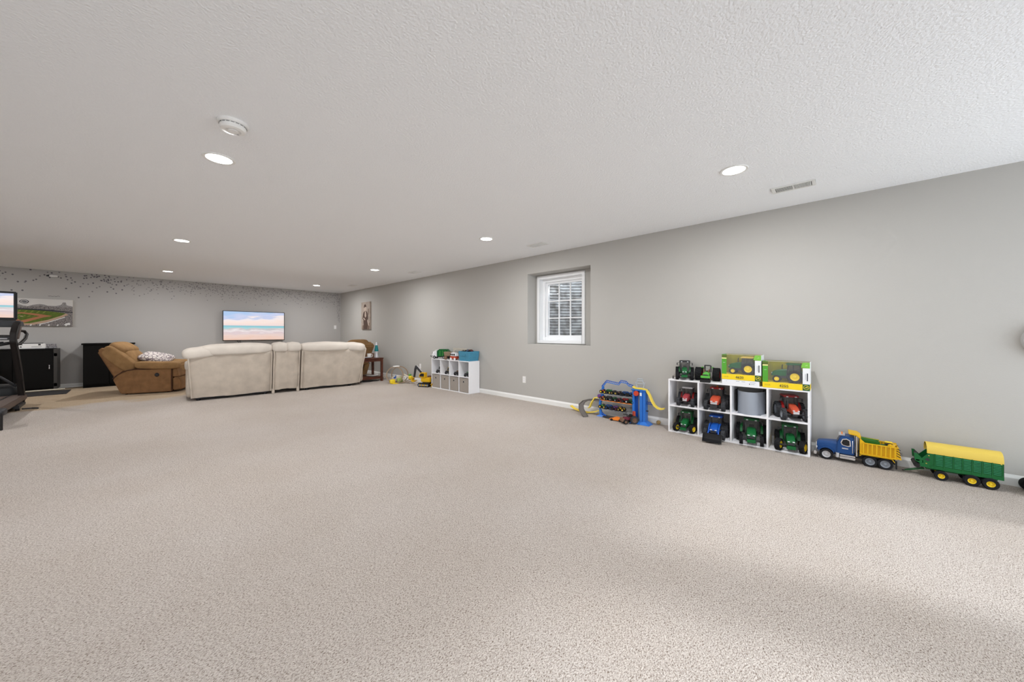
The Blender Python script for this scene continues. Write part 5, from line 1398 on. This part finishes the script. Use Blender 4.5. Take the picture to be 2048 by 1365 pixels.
# ------------------------------------------------------------------ race garage
def garage():
    t = thing('race_garage', 'tall blue and yellow toy race garage between two towers, left of the tractor shelf', 'toy garage', (4.40, 0, 0))
    # world y kept as local y. right tower y 1.76-1.93, left post y 2.36-2.44
    B = M_lblue
    b = MB(B)
    for (y0, y1) in ((1.905, 1.935), (1.765, 1.80)): b.box(-0.055, 0.03, y0, y1, 0.02, 0.43)
    b.build('tower_column', t, bevel=0.004)
    MB(M_blue).box(-0.02, 0.03, 1.80, 1.905, 0.02, 0.42).build('tower_back', t)
    MB(M_grey).box(-0.035, -0.02, 1.842, 1.860, 0.03, 0.36).build('lift_rail', t)
    MB(B).box(-0.065, -0.03, 1.800, 1.835, 0.02, 0.43).build('tower_column', t, bevel=0.004)
    for k in range(6): MB(B).box(-0.066, -0.06, 1.802, 1.833, 0.06 + 0.055 * k, 0.075 + 0.055 * k).build('tower_rung', t)
    b = MB(B); b.hexa([(-0.10, 1.70, 0), (-0.10, 1.96, 0), (0.05, 1.95, 0), (0.05, 1.70, 0)], [(-0.06, 1.76, 0.035), (-0.06, 1.935, 0.035), (0.04, 1.935, 0.035), (0.04, 1.76, 0.035)]); b.build('tower_base', t, bevel=0.004)
    MB(B).box(-0.07, 0.04, 1.755, 1.945, 0.42, 0.437).build('tower_cap', t, bevel=0.004)
    MB(mat('garage_red', (0.55, 0.06, 0.03), 0.4)).lathe([(0.0001, -0.012), (0.030, -0.012), (0.034, 0), (0.034, 0.008)], 22, 'x', c=(-0.066, 1.878, 0.385)).build('turbine_disc', t, smooth=0.6)
    MB(mat('garage_sign', (0.75, 0.78, 0.82), 0.4)).box(-0.068, -0.066, 1.805, 1.830, 0.36, 0.40).build('number_sticker', t)
    # left post
    MB(B).tube([(0, 2.40, 0.0), (-0.005, 2.415, 0.10), (0, 2.42, 0.20), (0, 2.39, 0.26), (0, 2.375, 0.42)], [0.028, 0.017, 0.020, 0.024, 0.018], 10).build('left_post', t, smooth=0.7)
    MB(B).hexa([(-0.05, 2.33, 0), (-0.05, 2.46, 0), (0.04, 2.46, 0), (0.04, 2.33, 0)], [(-0.03, 2.36, 0.02), (-0.03, 2.43, 0.02), (0.03, 2.43, 0.02), (0.03, 2.36, 0.02)]).build('post_foot', t, bevel=0.003)
    MB(M_blue).tube([(-0.01, 2.39, 0.05), (-0.02, 2.35, 0.03), (-0.02, 2.32, 0.02)], 0.012, 8).build('post_brace', t)
    MB(M_purple).puff((-0.01, 2.42, 0.28), (0.03, 0.03, 0.025), 0.6, n=12).build('post_joint', t)
    MB(M_maroon).puff((-0.03, 2.37, 0.26), (0.02, 0.03, 0.012), 0.6, n=12).build('post_clip', t)
    # three car racks
    for k, (z, y1) in enumerate(((0.325, 1.935), (0.235, 1.935), (0.115, 2.03))):
        MB(M_trackg).box(-0.045, 0.02, y1 if k < 2 else 2.03, 2.39, z - 0.006, z).build('car_rack', t)
        MB(M_orange if k == 1 else M_grey).box(-0.047, -0.043, y1, 2.39, z - 0.006, z + 0.004).build('rack_lip', t)
    # bridge truss over the top
    path = [(2.385, 0.395), (2.335, 0.455), (2.31, 0.482), (2.18, 0.468), (2.135, 0.462), (2.105, 0.500), (2.03, 0.495), (2.00, 0.465), (1.935, 0.450)]
    for dz in (0.0, 0.026):
        MB(M_blue if dz else B).tube([(-0.02, y, z + dz) for y, z in path], 0.0055, 6).build('bridge_rail', t)
    for i in range(len(path) - 1):
        (ya, za), (yb, zb_) = path[i], path[i + 1]
        n = max(1, int(abs(yb - ya) / 0.022))
        b = MB(B)
        for k in range(n):
            f0, f1 = k / n, (k + 1) / n
            b.tube([(-0.02, ya + (yb - ya) * f0, za + (zb_ - za) * f0), (-0.02, ya + (yb - ya) * f1, za + (zb_ - za) * f1 + 0.026)], 0.0035, 5)
        b.build('bridge_lattice', t)
    # yellow chutes
    Y = mat('chute_yellow', (0.86, 0.66, 0.10), 0.4)
    MB(Y).ribbon([(-0.03, 1.93, 0.47), (-0.03, 1.90, 0.452), (-0.03, 1.80, 0.452), (-0.03, 1.755, 0.44), (-0.03, 1.715, 0.38), (-0.04, 1.68, 0.31), (-0.04, 1.65, 0.262), (-0.04, 1.61, 0.235), (-0.045, 1.575, 0.232), (-0.05, 1.535, 0.243)], 0.05, 0.004, (1, 0, 0), 0.012).build('yellow_chute', t, smooth=0.5)
    MB(Y).ribbon([(-0.0, 2.44, 0.255), (0.0, 2.50, 0.24), (0.0, 2.55, 0.17), (0.0, 2.58, 0.10), (-0.0, 2.60, 0.085)], 0.045, 0.004, (1, 0, 0), 0.010).build('yellow_chute', t, smooth=0.5)
    MB(Y).ribbon([(0.02, 2.42, 0.075), (0.02, 2.52, 0.035), (0.02, 2.62, 0.012), (0.02, 2.74, 0.012), (0.03, 2.86, 0.03), (0.04, 2.93, 0.065)], 0.045, 0.004, (1, 0, 0), 0.010).build('yellow_chute', t, smooth=0.5)
    # grey curling track at the left
    MB(M_trackg).ribbon([(0.02, 2.42, 0.205), (0.03, 2.52, 0.205), (0.03, 2.62, 0.19), (0.0, 2.68, 0.165), (-0.06, 2.69, 0.125), (-0.12, 2.65, 0.075), (-0.17, 2.58, 0.03), (-0.20, 2.53, 0.008)], 0.075, 0.006, None, 0.012).build('grey_track', t, smooth=0.6)
    # blue arm on the right of the tower
    b = MB(M_blue)
    for z in (0.285, 0.262): b.tube([(-0.02, 1.765, z), (-0.02, 1.665, z - 0.002)], 0.004, 6)
    for k in range(5): b.tube([(-0.02, 1.765 - 0.02 * k, 0.262), (-0.02, 1.745 - 0.02 * k, 0.285)], 0.003, 5)
    b.build('side_arm', t)
    MB(M_dark).cyl((-0.03, 1.76, 0.175), (-0.03, 1.735, 0.175), 0.008, n=10).build('side_knob', t)
    # pale gantry on the tower top
    pg = mat('pale_grey_plastic', (0.42, 0.46, 0.50), 0.5)
    b = MB(pg)
    for s in (-1, 1):
        b.tube([(-0.02, 1.845 + s * 0.04, 0.45), (-0.02, 1.845 + s * 0.05, 0.50), (-0.02, 1.845 + s * 0.062, 0.525)], 0.006, 6)
        b.tube([(-0.02, 1.845 + s * 0.052, 0.515), (-0.02, 1.845 + s * 0.035, 0.53), (-0.02, 1.845 + s * 0.03, 0.565)], 0.005, 6)
    b.tube([(-0.02, 1.81, 0.568), (-0.02, 1.88, 0.568)], 0.006, 6); b.tube([(-0.02, 1.80, 0.545), (-0.02, 1.89, 0.545)], 0.005, 6); b.tube([(-0.02, 1.80, 0.508), (-0.02, 1.89, 0.508)], 0.005, 6)
    b.build('gantry', t)
    # floor plate / loop and black launcher
    MB(M_dark).ribbon([(-0.03, 2.35, 0.012), (-0.04, 2.2, 0.012), (-0.05, 2.05, 0.012), (-0.04, 1.96, 0.014)], 0.07, 0.008, (1, 0, 0), 0.006).build('launch_track', t)
    MB(M_pyellow).box(-0.10, -0.06, 1.97, 2.06, 0.0, 0.01).build('launch_pad', t)
garage()
# monster trucks on the racks
def little_truck(label, loc, rz, body, rim, s=1.0, style=0, group='little monster trucks parked on the race garage'):
    t = thing('toy_monster_truck', label, 'toy car', loc, rz, group)
    t.scale = (s, s, s)
    for x in (0.022, -0.022):
        for sy in (-1, 1):
            wheel(t, (x * 1.05, sy * 0.019, 0.0185), 0.0185, 0.015, M_tyre, rim, False, sy, rimf=0.50, n=16)
    MB(M_dark).box(-0.028, 0.028, -0.008, 0.008, 0.013, 0.020).build('chassis', t)
    if style == 0:   prof = [(-0.034, 0.022), (0.034, 0.022), (0.036, 0.030), (0.014, 0.034), (0.006, 0.046), (-0.016, 0.046), (-0.022, 0.034), (-0.036, 0.033)]
    elif style == 1: prof = [(-0.034, 0.022), (0.032, 0.022), (0.034, 0.032), (0.012, 0.034), (0.008, 0.044), (-0.006, 0.044), (-0.010, 0.033), (-0.034, 0.033)]
    else:            prof = [(-0.032, 0.022), (0.034, 0.022), (0.030, 0.040), (0.020, 0.048), (-0.026, 0.048), (-0.034, 0.038)]
    MB(body).prism(prof, -0.013, 0.013).build('body', t, bevel=0.002)
    MB(M_dark).prism([(-0.014, 0.036), (0.008, 0.036), (0.004, 0.044), (-0.012, 0.044)], -0.0135, 0.0135).build('side_window', t)
    return t
mcols = [(M_orangered, M_yellow, 'orange-red'), (M_green, M_pyellow, 'green'), (M_dark, M_pyellow, 'dark'), (M_brownp, M_dark, 'brown'), (M_navy, M_dark, 'navy'), (M_blue, M_dark, 'blue'),
         (M_orange, M_pyellow, 'orange'), (M_dark, M_grey, 'black'), (M_green, M_grey, 'green'), (M_maroon, M_red, 'maroon'), (M_red, M_silver, 'red'), (M_green, M_green, 'dark green'),
         (M_lime, M_pyellow, 'lime'), (M_navy, M_navy, 'navy'), (M_purple, M_maroon, 'purple'), (M_dyellow, M_pyellow, 'yellow')]
k = 0
ordn = ['first', 'second', 'third', 'fourth', 'fifth', 'sixth']
for row, (z, nrow, y0) in enumerate(((0.325, 6, 2.355), (0.235, 6, 2.355), (0.115, 4, 2.365))):
    for i in range(nrow):
        bm_, rm_, cn = mcols[k % 16]; k += 1
        little_truck('%s toy monster truck, %s from the left on the %s rack of the garage' % (cn, ordn[i], ['top', 'middle', 'bottom'][row]), (4.382, y0 - i * (0.078 if row < 2 else 0.088), z + 0.0005), R(90 + rnd.uniform(-6, 6)), bm_, rm_, 1.28 if row != 2 else 1.36, k % 3)
# orange racer and the brown-red loader in front
t = thing('toy_race_car', 'flat orange toy race car on the carpet in front of the race garage', 'toy car', (4.30, 2.13, 0), R(100))
MB(M_orange).loft([[(x, -w, z0), (x, w, z0), (x, w * 0.8, z1), (x, -w * 0.8, z1)] for x, w, z0, z1 in ((-0.085, 0.028, 0.012, 0.035), (-0.04, 0.035, 0.010, 0.048), (0.0, 0.032, 0.010, 0.055), (0.04, 0.03, 0.010, 0.036), (0.09, 0.02, 0.012, 0.022))]).build('body', t, bevel=0.004)
MB(M_orange).box(-0.09, -0.075, -0.035, 0.035, 0.05, 0.055).build('spoiler', t)
for x in (0.055, -0.055):
    for sy in (-1, 1): wheel(t, (x, sy * 0.034, 0.016), 0.016, 0.014, M_tyre, M_dark, False, sy, n=14)
t = thing('toy_loader', 'red-brown toy loader with big grey rear tyres beside the blue tower', 'toy tractor', (4.285, 1.945, 0), R(140))
for sy in (-1, 1):
    wheel(t, (-0.045, sy * 0.042, 0.052), 0.052, 0.034, M_tyreg, M_brownp, True, sy)
    wheel(t, (0.065, sy * 0.036, 0.030), 0.030, 0.022, M_tyre, M_brownp, True, sy)
MB(M_maroon).box(-0.04, 0.085, -0.018, 0.018, 0.045, 0.085).build('body', t, bevel=0.005)
b = MB(M_orangered); b.box(-0.075, -0.05, -0.02, 0.02, 0.06, 0.155); b.build('back_frame', t, bevel=0.004)
b = MB(M_dark); b.tube([(0.02, -0.018, 0.08), (0.03, -0.02, 0.12), (0.075, -0.02, 0.115)], 0.005, 6); b.tube([(0.02, 0.018, 0.08), (0.03, 0.02, 0.12), (0.075, 0.02, 0.115)], 0.005, 6); b.build('roll_bar', t)
MB(M_brownp).box(0.08, 0.115, -0.035, 0.035, 0.03, 0.075).build('bucket', t, bevel=0.004)
MB(M_black).box(-0.03, 0.0, -0.015, 0.015, 0.085, 0.12).build('seat', t, bevel=0.004)
t = thing('toy_ball', 'small tan ball against the baseboard between the race garage and the shelf', 'ball', (4.488, 1.655, 0.026))
MB(mat('tan_ball', (0.45, 0.30, 0.12), 0.7, noise=0.3, nscale=50)).ball((0, 0, 0), 0.026, 18).build('sphere', t, smooth=1.5)

# ------------------------------------------------------------------ marble/ring track and excavator left of the far shelf
def ring_track():
    t = thing('ring_track', 'tan double ring toy track with a white cap and yellow bases, beside the end table', 'toy track', (4.06, 7.45, 0))
    # rings stand roughly across the line of sight
    a = R(-38)
    u = Vector((math.cos(a), math.sin(a), 0)); n_ = Vector((-math.sin(a), math.cos(a), 0))
    def ring(c, r, w, name, m=M_tan):
        rings = []; N = 40
        for i in range(N):
            th = 2 * PI * i / N; d = u * math.cos(th) + Vector((0, 0, math.sin(th)))
            p = Vector(c) + d * r
            rings.append([p - n_ * w - d * 0.010, p + n_ * w - d * 0.010, p + n_ * w + d * 0.010, p - n_ * w + d * 0.010])
        return MB(m).loft(rings, closed=True).build(name, t, smooth=0.6)
    ring((-0.04, -0.03, 0.192), 0.182, 0.016, 'track_ring')
    ring((0.09, -0.02, 0.192), 0.182, 0.016, 'track_ring')
    MB(M_plastic).puff((0.0, -0.02, 0.385), (0.075, 0.05, 0.014), 0.6, n=18).build('cap', t, smooth=1.2)
    MB(M_cream).box(-0.10, 0.16, -0.04, 0.0, 0.10, 0.16).build('crossbeam', t, bevel=0.01)
    b = MB(M_blue); b.prism([(-0.08, 0.12), (-0.03, 0.12), (-0.03, 0.19), (-0.045, 0.15), (-0.08, 0.15)], -0.07, -0.045); b.build('blue_flag', t)
    MB(M_yellow).puff((-0.11, -0.05, 0.05), (0.06, 0.04, 0.05), 0.5, n=14).build('yellow_base', t, smooth=1.0)
    MB(mat('clear_green', (0.30, 0.38, 0.10), 0.3)).puff((0.07, -0.05, 0.06), (0.07, 0.04, 0.055), 0.6, n=14).build('green_base', t, smooth=1.0)
    MB(M_yellow).box(-0.14, 0.0, -0.14, -0.05, 0.0, 0.012).build('floor_plate', t, bevel=0.003)
    for dy, z0 in ((-0.06, 0.10), (-0.11, 0.055)):
        MB(M_tan).ribbon([(-0.02, dy, 0.012), (0.05, dy - 0.05, 0.014), (0.12, dy - 0.12, 0.03), (0.16, dy - 0.20, z0 * 0.7), (0.18, dy - 0.28, z0)], 0.03, 0.004, None, 0.006).build('ramp', t, smooth=0.6)
    MB(M_yellow).puff((0.17, -0.36, 0.14), (0.045, 0.05, 0.04), 0.5, n=12).build('yellow_block', t, smooth=1.0)
    MB(M_cream).tube([(0.13, -0.12, 0.20), (0.16, -0.24, 0.16), (0.17, -0.34, 0.13)], 0.015, 8).build('link_arm', t)
    MB(M_lime).puff((0.21, -0.26, 0.19), (0.025, 0.03, 0.018), 0.5, n=12).build('green_clip', t, smooth=1.0)
    for p in ((0.17, -0.36), (0.13, -0.14)): MB(M_cream).cyl((p[0], p[1], 0), (p[0], p[1], 0.14), 0.008, n=8).build('prop', t)
ring_track()
def excavator():
    t = thing('toy_excavator', 'yellow toy excavator with a raised black arm, against the far shelf', 'toy excavator', (4.27, 6.52, 0), R(115))
    t.scale = (1.2, 1.2, 1.2)
    # +x forward (away); big enough to read: body 0.22 wide
    for sy in (-1, 1):
        b = MB(M_black); pts = [(0.033 * math.cos(R(a)) + (0.085 if abs(a) <= 90 else -0.085), 0.033 + 0.033 * math.sin(R(a))) for a in list(range(-90, 91, 18)) + list(range(91, 270, 18))]
        b.prism(pts, *sorted((sy * 0.06, sy * 0.11))); tr = b.build('crawler_track', t, bevel=0.003)
        MB(M_dyellow).box(-0.085, 0.085, *sorted((sy * 0.108, sy * 0.113)), 0.020, 0.046).build('track_frame', tr)
        for x in (-0.085, -0.03, 0.03, 0.085): MB(M_grey).cyl((x, sy * 0.108, 0.033), (x, sy * 0.117, 0.033), 0.017, n=12).build('roller', tr)
        for k_ in range(11): MB(M_dark).box(-0.10 + 0.019 * k_, -0.092 + 0.019 * k_, *sorted((sy * 0.058, sy * 0.112)), 0.064, 0.069).build('track_shoe', tr)
    MB(M_dark).cyl((0, 0, 0.05), (0, 0, 0.085), 0.07, n=18).build('turntable', t)
    MB(M_dyellow).box(-0.13, 0.06, -0.095, 0.095, 0.085, 0.165).build('engine_cover', t, bevel=0.012)
    b = MB(M_dyellow); b.prism([(-0.03, 0.165), (0.09, 0.165), (0.10, 0.20), (0.06, 0.255), (-0.03, 0.255)], 0.02, 0.10); b.build('cab', t, bevel=0.006)
    MB(M_black).prism([(-0.01, 0.185), (0.075, 0.185), (0.08, 0.205), (0.052, 0.24), (-0.01, 0.24)], 0.099, 0.102).build('cab_window', t)
    MB(M_black).box(-0.135, -0.13, -0.06, 0.06, 0.10, 0.155).build('rear_grille', t)
    MB(M_black).box(-0.03, 0.05, -0.098, -0.095, 0.10, 0.155).build('side_grille', t)
    MB(M_brownp).box(-0.10, -0.02, -0.08, 0.0, 0.165, 0.19).build('engine_hatch', t, bevel=0.004)
    b = MB(M_dark); b.loft([[(x, -0.014 - 0.03, z - h), (x, 0.014 - 0.03, z - h), (x, 0.014 - 0.03, z + h), (x, -0.014 - 0.03, z + h)] for x, z, h in ((0.05, 0.16, 0.02), (0.12, 0.24, 0.026), (0.24, 0.345, 0.018))]); b.build('boom', t, bevel=0.003)
    b = MB(M_dark); b.loft([[(x - h, -0.042, z), (x - h, -0.018, z), (x + h, -0.018, z), (x + h, -0.042, z)] for x, z, h in ((0.235, 0.365, 0.014), (0.250, 0.30, 0.020), (0.275, 0.15, 0.014))]); b.build('stick', t, bevel=0.003)
    MB(M_silver).cyl((0.10, -0.03, 0.25), (0.22, -0.03, 0.37), 0.007, n=8).build('hydraulic_cylinder', t)
    b = MB(M_dyellow); b.prism([(0.25, 0.15), (0.31, 0.14), (0.32, 0.08), (0.28, 0.06), (0.23, 0.09), (0.25, 0.095), (0.28, 0.08), (0.30, 0.10), (0.29, 0.13)], -0.07, 0.01); b.build('bucket', t, bevel=0.002)
    MB(M_dyellow).hexa([(-0.16, -0.10, 0.01), (-0.15, -0.10, 0.01), (-0.15, 0.10, 0.01), (-0.16, 0.10, 0.01)], [(-0.19, -0.11, 0.075), (-0.18, -0.11, 0.075), (-0.18, 0.11, 0.075), (-0.19, 0.11, 0.075)]).build('dozer_blade', t)
    for sy in (-1, 1): MB(M_dyellow).tube([(-0.06, sy * 0.05, 0.05), (-0.16, sy * 0.05, 0.04)], 0.008, 6).build('blade_arm', t)
excavator()

# ------------------------------------------------------------------ on the far shelf
ZT = 0.617
def garbage_truck():
    t = thing('toy_garbage_truck', 'green and white toy garbage truck at the far end of the far shelf top', 'toy truck', (4.36, 6.10, ZT), R(118))
    for x in (0.13, -0.08, -0.14):
        for sy in (-1, 1): wheel(t, (x, sy * 0.055, 0.032), 0.032, 0.026, M_tyre, M_silver, False, sy, rimf=0.5, n=16)
    MB(M_dark).box(-0.18, 0.16, -0.035, 0.035, 0.028, 0.05).build('chassis', t)
    MB(M_white).prism([(0.08, 0.04), (0.18, 0.04), (0.18, 0.09), (0.165, 0.15), (0.08, 0.15)], -0.062, 0.062).build('cab', t, bevel=0.006)
    MB(M_black).box(0.165, 0.183, -0.052, 0.052, 0.095, 0.135).build('windscreen', t, bevel=0.004)
    b = MB(M_green); b.prism([(-0.18, 0.05), (0.07, 0.05), (0.07, 0.17), (0.02, 0.20), (-0.14, 0.20), (-0.19, 0.15)], -0.062, 0.062); b.build('hopper_body', t, bevel=0.006)
    for x in (-0.12, -0.06, 0.0): MB(M_lime).box(x - 0.004, x + 0.004, -0.066, 0.066, 0.06, 0.17).build('body_rib', t)
    b = MB(M_white)
    for sy in (-1, 1): b.tube([(0.03, sy * 0.07, 0.19), (0.11, sy * 0.07, 0.17), (0.14, sy * 0.07, 0.09), (0.20, sy * 0.065, 0.06)], 0.005, 6)
    b.build('lift_arm', t)
    MB(M_dark).box(0.20, 0.215, -0.07, 0.07, 0.045, 0.065).build('fork', t)
garbage_truck()
t = thing('toy_wagon', 'tan toy farm wagon on big brown wheels on the far shelf top', 'toy wagon', (4.31, 5.80, ZT), R(95))
b = MB(M_tan); b.hexa([(-0.065, -0.04, 0.07), (0.065, -0.04, 0.07), (0.065, 0.04, 0.07), (-0.065, 0.04, 0.07)], [(-0.075, -0.055, 0.155), (0.075, -0.055, 0.155), (0.075, 0.055, 0.155), (-0.075, 0.055, 0.155)]); b.build('box', t, bevel=0.003)
for sy in (-1, 1):
    wheel(t, (0.0, sy * 0.066, 0.042), 0.042, 0.026, M_brownp, M_tan, False, sy, rimf=0.5, n=18)
MB(M_dark).box(-0.06, 0.12, -0.02, 0.02, 0.045, 0.07).build('chassis', t)
t = thing('toy_camper', 'white over red toy camper van on the far shelf top', 'toy van', (4.315, 5.60, ZT), R(95))
MB(M_orangered).box(-0.085, 0.085, -0.045, 0.045, 0.022, 0.075).build('lower_body', t, bevel=0.008)
MB(M_white).prism([(-0.085, 0.07), (0.085, 0.07), (0.07, 0.145), (-0.07, 0.145)], -0.043, 0.043).build('upper_body', t, bevel=0.012)
for sy in (-1, 1):
    for x in (-0.045, 0.0, 0.045): MB(M_black).box(x - 0.014, x + 0.014, *sorted((sy * 0.040, sy * 0.048)), 0.092, 0.128).build('side_window', t, bevel=0.001)
    for x in (-0.055, 0.055): wheel(t, (x, sy * 0.042, 0.024), 0.024, 0.016, M_white, M_white, False, sy, rimf=0.5, n=16)
t = thing('toy_stake_truck', 'reddish-brown toy stake truck between the camper and the blue bin', 'toy truck', (4.41, 5.52, ZT), R(92))
MB(M_brownp).box(-0.09, 0.10, -0.05, 0.05, 0.045, 0.055).build('flatbed', t)
for x in (-0.085, -0.04, 0.005, 0.05, 0.095): MB(mat('rusty_tan', (0.33, 0.20, 0.15), 0.6)).box(x - 0.02, x + 0.02, -0.052, -0.046, 0.055, 0.14).build('stake', t)
for x in (-0.05, 0.06):
    for sy in (-1, 1): wheel(t, (x, sy * 0.045, 0.024), 0.024, 0.018, M_tyre, M_dark, False, sy, n=14)
t = thing('toy_ladder', 'long pale toy ladder lying behind the toy vehicles on the far shelf top', 'toy ladder', (4.475, 5.62, ZT))
b = MB(M_cream)
for z in (0.185, 0.215): b.box(-0.006, 0.006, -0.22, 0.22, z, z + 0.008)
b.build('rail', t)
for k in range(11): MB(M_cream).box(-0.004, 0.004, -0.21 + 0.042 * k, -0.204 + 0.042 * k, 0.19, 0.215).build('rung', t)
for y in (-0.2, 0.2): MB(M_cream).box(-0.006, 0.006, y - 0.008, y + 0.008, 0.0, 0.19).build('support', t)
# blue bin
t = thing('blue_bin', 'blue fabric storage bin heaped with small toys on the near end of the far shelf', 'bin', (4.385, 5.235, ZT))
def binwall():
    b = MB(M_bluefab)
    hx0, hy0, hx1, hy1, h, w = 0.118, 0.140, 0.130, 0.158, 0.185, 0.006
    b.box(-hx0, hx0, -hy0, hy0, 0, w)
    def wall(p, q):
        b.hexa([(p[0] * hx0, p[1] * hy0, 0), (q[0] * hx0, q[1] * hy0, 0), (q[0] * (hx0 - w), q[1] * (hy0 - w), 0), (p[0] * (hx0 - w), p[1] * (hy0 - w), 0)],
               [(p[0] * hx1, p[1] * hy1, h), (q[0] * hx1, q[1] * hy1, h), (q[0] * (hx1 - w), q[1] * (hy1 - w), h), (p[0] * (hx1 - w), p[1] * (hy1 - w), h)])
    c = [(-1, -1), (1, -1), (1, 1), (-1, 1)]
    for i in range(4): wall(c[i], c[(i + 1) % 4])
    b.build('body', t)
binwall()
MB(M_bluefab).box(-0.137, -0.131, -0.05, 0.05, 0.10, 0.14).build('handle', t, bevel=0.002)
for i, (dx, dy, m_, c_) in enumerate(((-0.06, 0.09, M_dark, 'black'), (-0.04, 0.045, M_green, 'dark green'), (0.05, 0.01, M_brownp, 'brown'), (-0.05, -0.02, M_navy, 'navy'), (0.0, -0.075, M_maroon, 'maroon'), (0.06, 0.08, M_grey, 'grey'))):
    o = little_truck('%s toy truck poking out of the blue fabric bin' % c_, (4.385 + dx, 5.235 + dy, ZT + 0.150 + 0.006 * (i % 3)), R(30 + 55 * i), m_, M_dark, 1.15, i % 3, 'toy trucks heaped in the blue bin')
b = MB(M_dark)
b.box(4.385 - 0.118, 4.385 + 0.118, 5.235 - 0.14, 5.235 + 0.14, ZT + 0.02, ZT + 0.148)
tag(b.build('toy_pile'), 'dark jumble of small toys filling the blue fabric bin', 'toys', kind='stuff')

# vehicles in the top row of the far shelf
def shelf_truck(i, label, body, cab, bed=True, s=1.0, dx=0.0, yaw=0, tall=0.11):
    y, z = fcell(i, 1)
    t = thing('toy_truck', label, 'toy truck', (4.375 + dx, y - 0.03, z), PI + R(yaw), 'toy vehicles in the far shelf')
    t.scale = (s, s, s)
    for x in (0.075, -0.06):
        for sy in (-1, 1): wheel(t, (x, sy * 0.045, 0.024), 0.024, 0.022, M_tyre, M_dark, False, sy, n=14)
    MB(M_dark).box(-0.09, 0.10, -0.03, 0.03, 0.02, 0.038).build('chassis', t)
    MB(body).box(0.05, 0.11, -0.036, 0.036, 0.035, 0.065).build('hood', t, bevel=0.006)
    c = MB(cab).prism([(-0.01, 0.035), (0.055, 0.035), (0.05, 0.075), (0.035, tall), (-0.01, tall)], -0.038, 0.038).build('cab', t, bevel=0.005)
    MB(M_black).hexa([(0.0535, -0.03, 0.07), (0.0535, 0.03, 0.07), (0.0515, 0.03, 0.07), (0.0515, -0.03, 0.07)], [(0.040, -0.028, tall - 0.006), (0.040, 0.028, tall - 0.006), (0.037, 0.028, tall - 0.006), (0.037, -0.028, tall - 0.006)]).build('windscreen', c)
    if bed:
        b = MB(body); b.box(-0.10, -0.015, -0.042, 0.042, 0.04, 0.046)
        for sy in (-1, 1): b.box(-0.10, -0.015, *sorted((sy * 0.042, sy * 0.038)), 0.046, 0.075)
        b.box(-0.10, -0.096, -0.042, 0.042, 0.046, 0.075); b.build('bed', t)
shelf_truck(0, 'black and white toy truck in the farthest top cell of the far shelf', M_dark, M_white, s=1.1, yaw=10, tall=0.13)
shelf_truck(1, 'mustard yellow toy truck in the second top cell of the far shelf', M_dark, M_dyellow, s=1.1, yaw=12, tall=0.12)
shelf_truck(2, 'low dark toy pickup in the third top cell of the far shelf', M_dark, M_brownp, s=1.1, yaw=6, tall=0.085)
shelf_truck(3, 'dark toy truck in the top cell of the far shelf nearest the camera', M_dark, M_green, s=1.05, yaw=8, tall=0.09)
y_, z_ = fcell(3, 1)
t = thing('toy_bottle', 'pale upright toy piece in the near top cell of the far shelf', 'toy', (4.33, y_ - 0.105, z_))
MB(M_plastic).lathe([(0.0001, 0), (0.018, 0), (0.018, 0.07), (0.008, 0.09), (0.008, 0.11), (0.0001, 0.112)], 14).build('body', t, smooth=0.7)
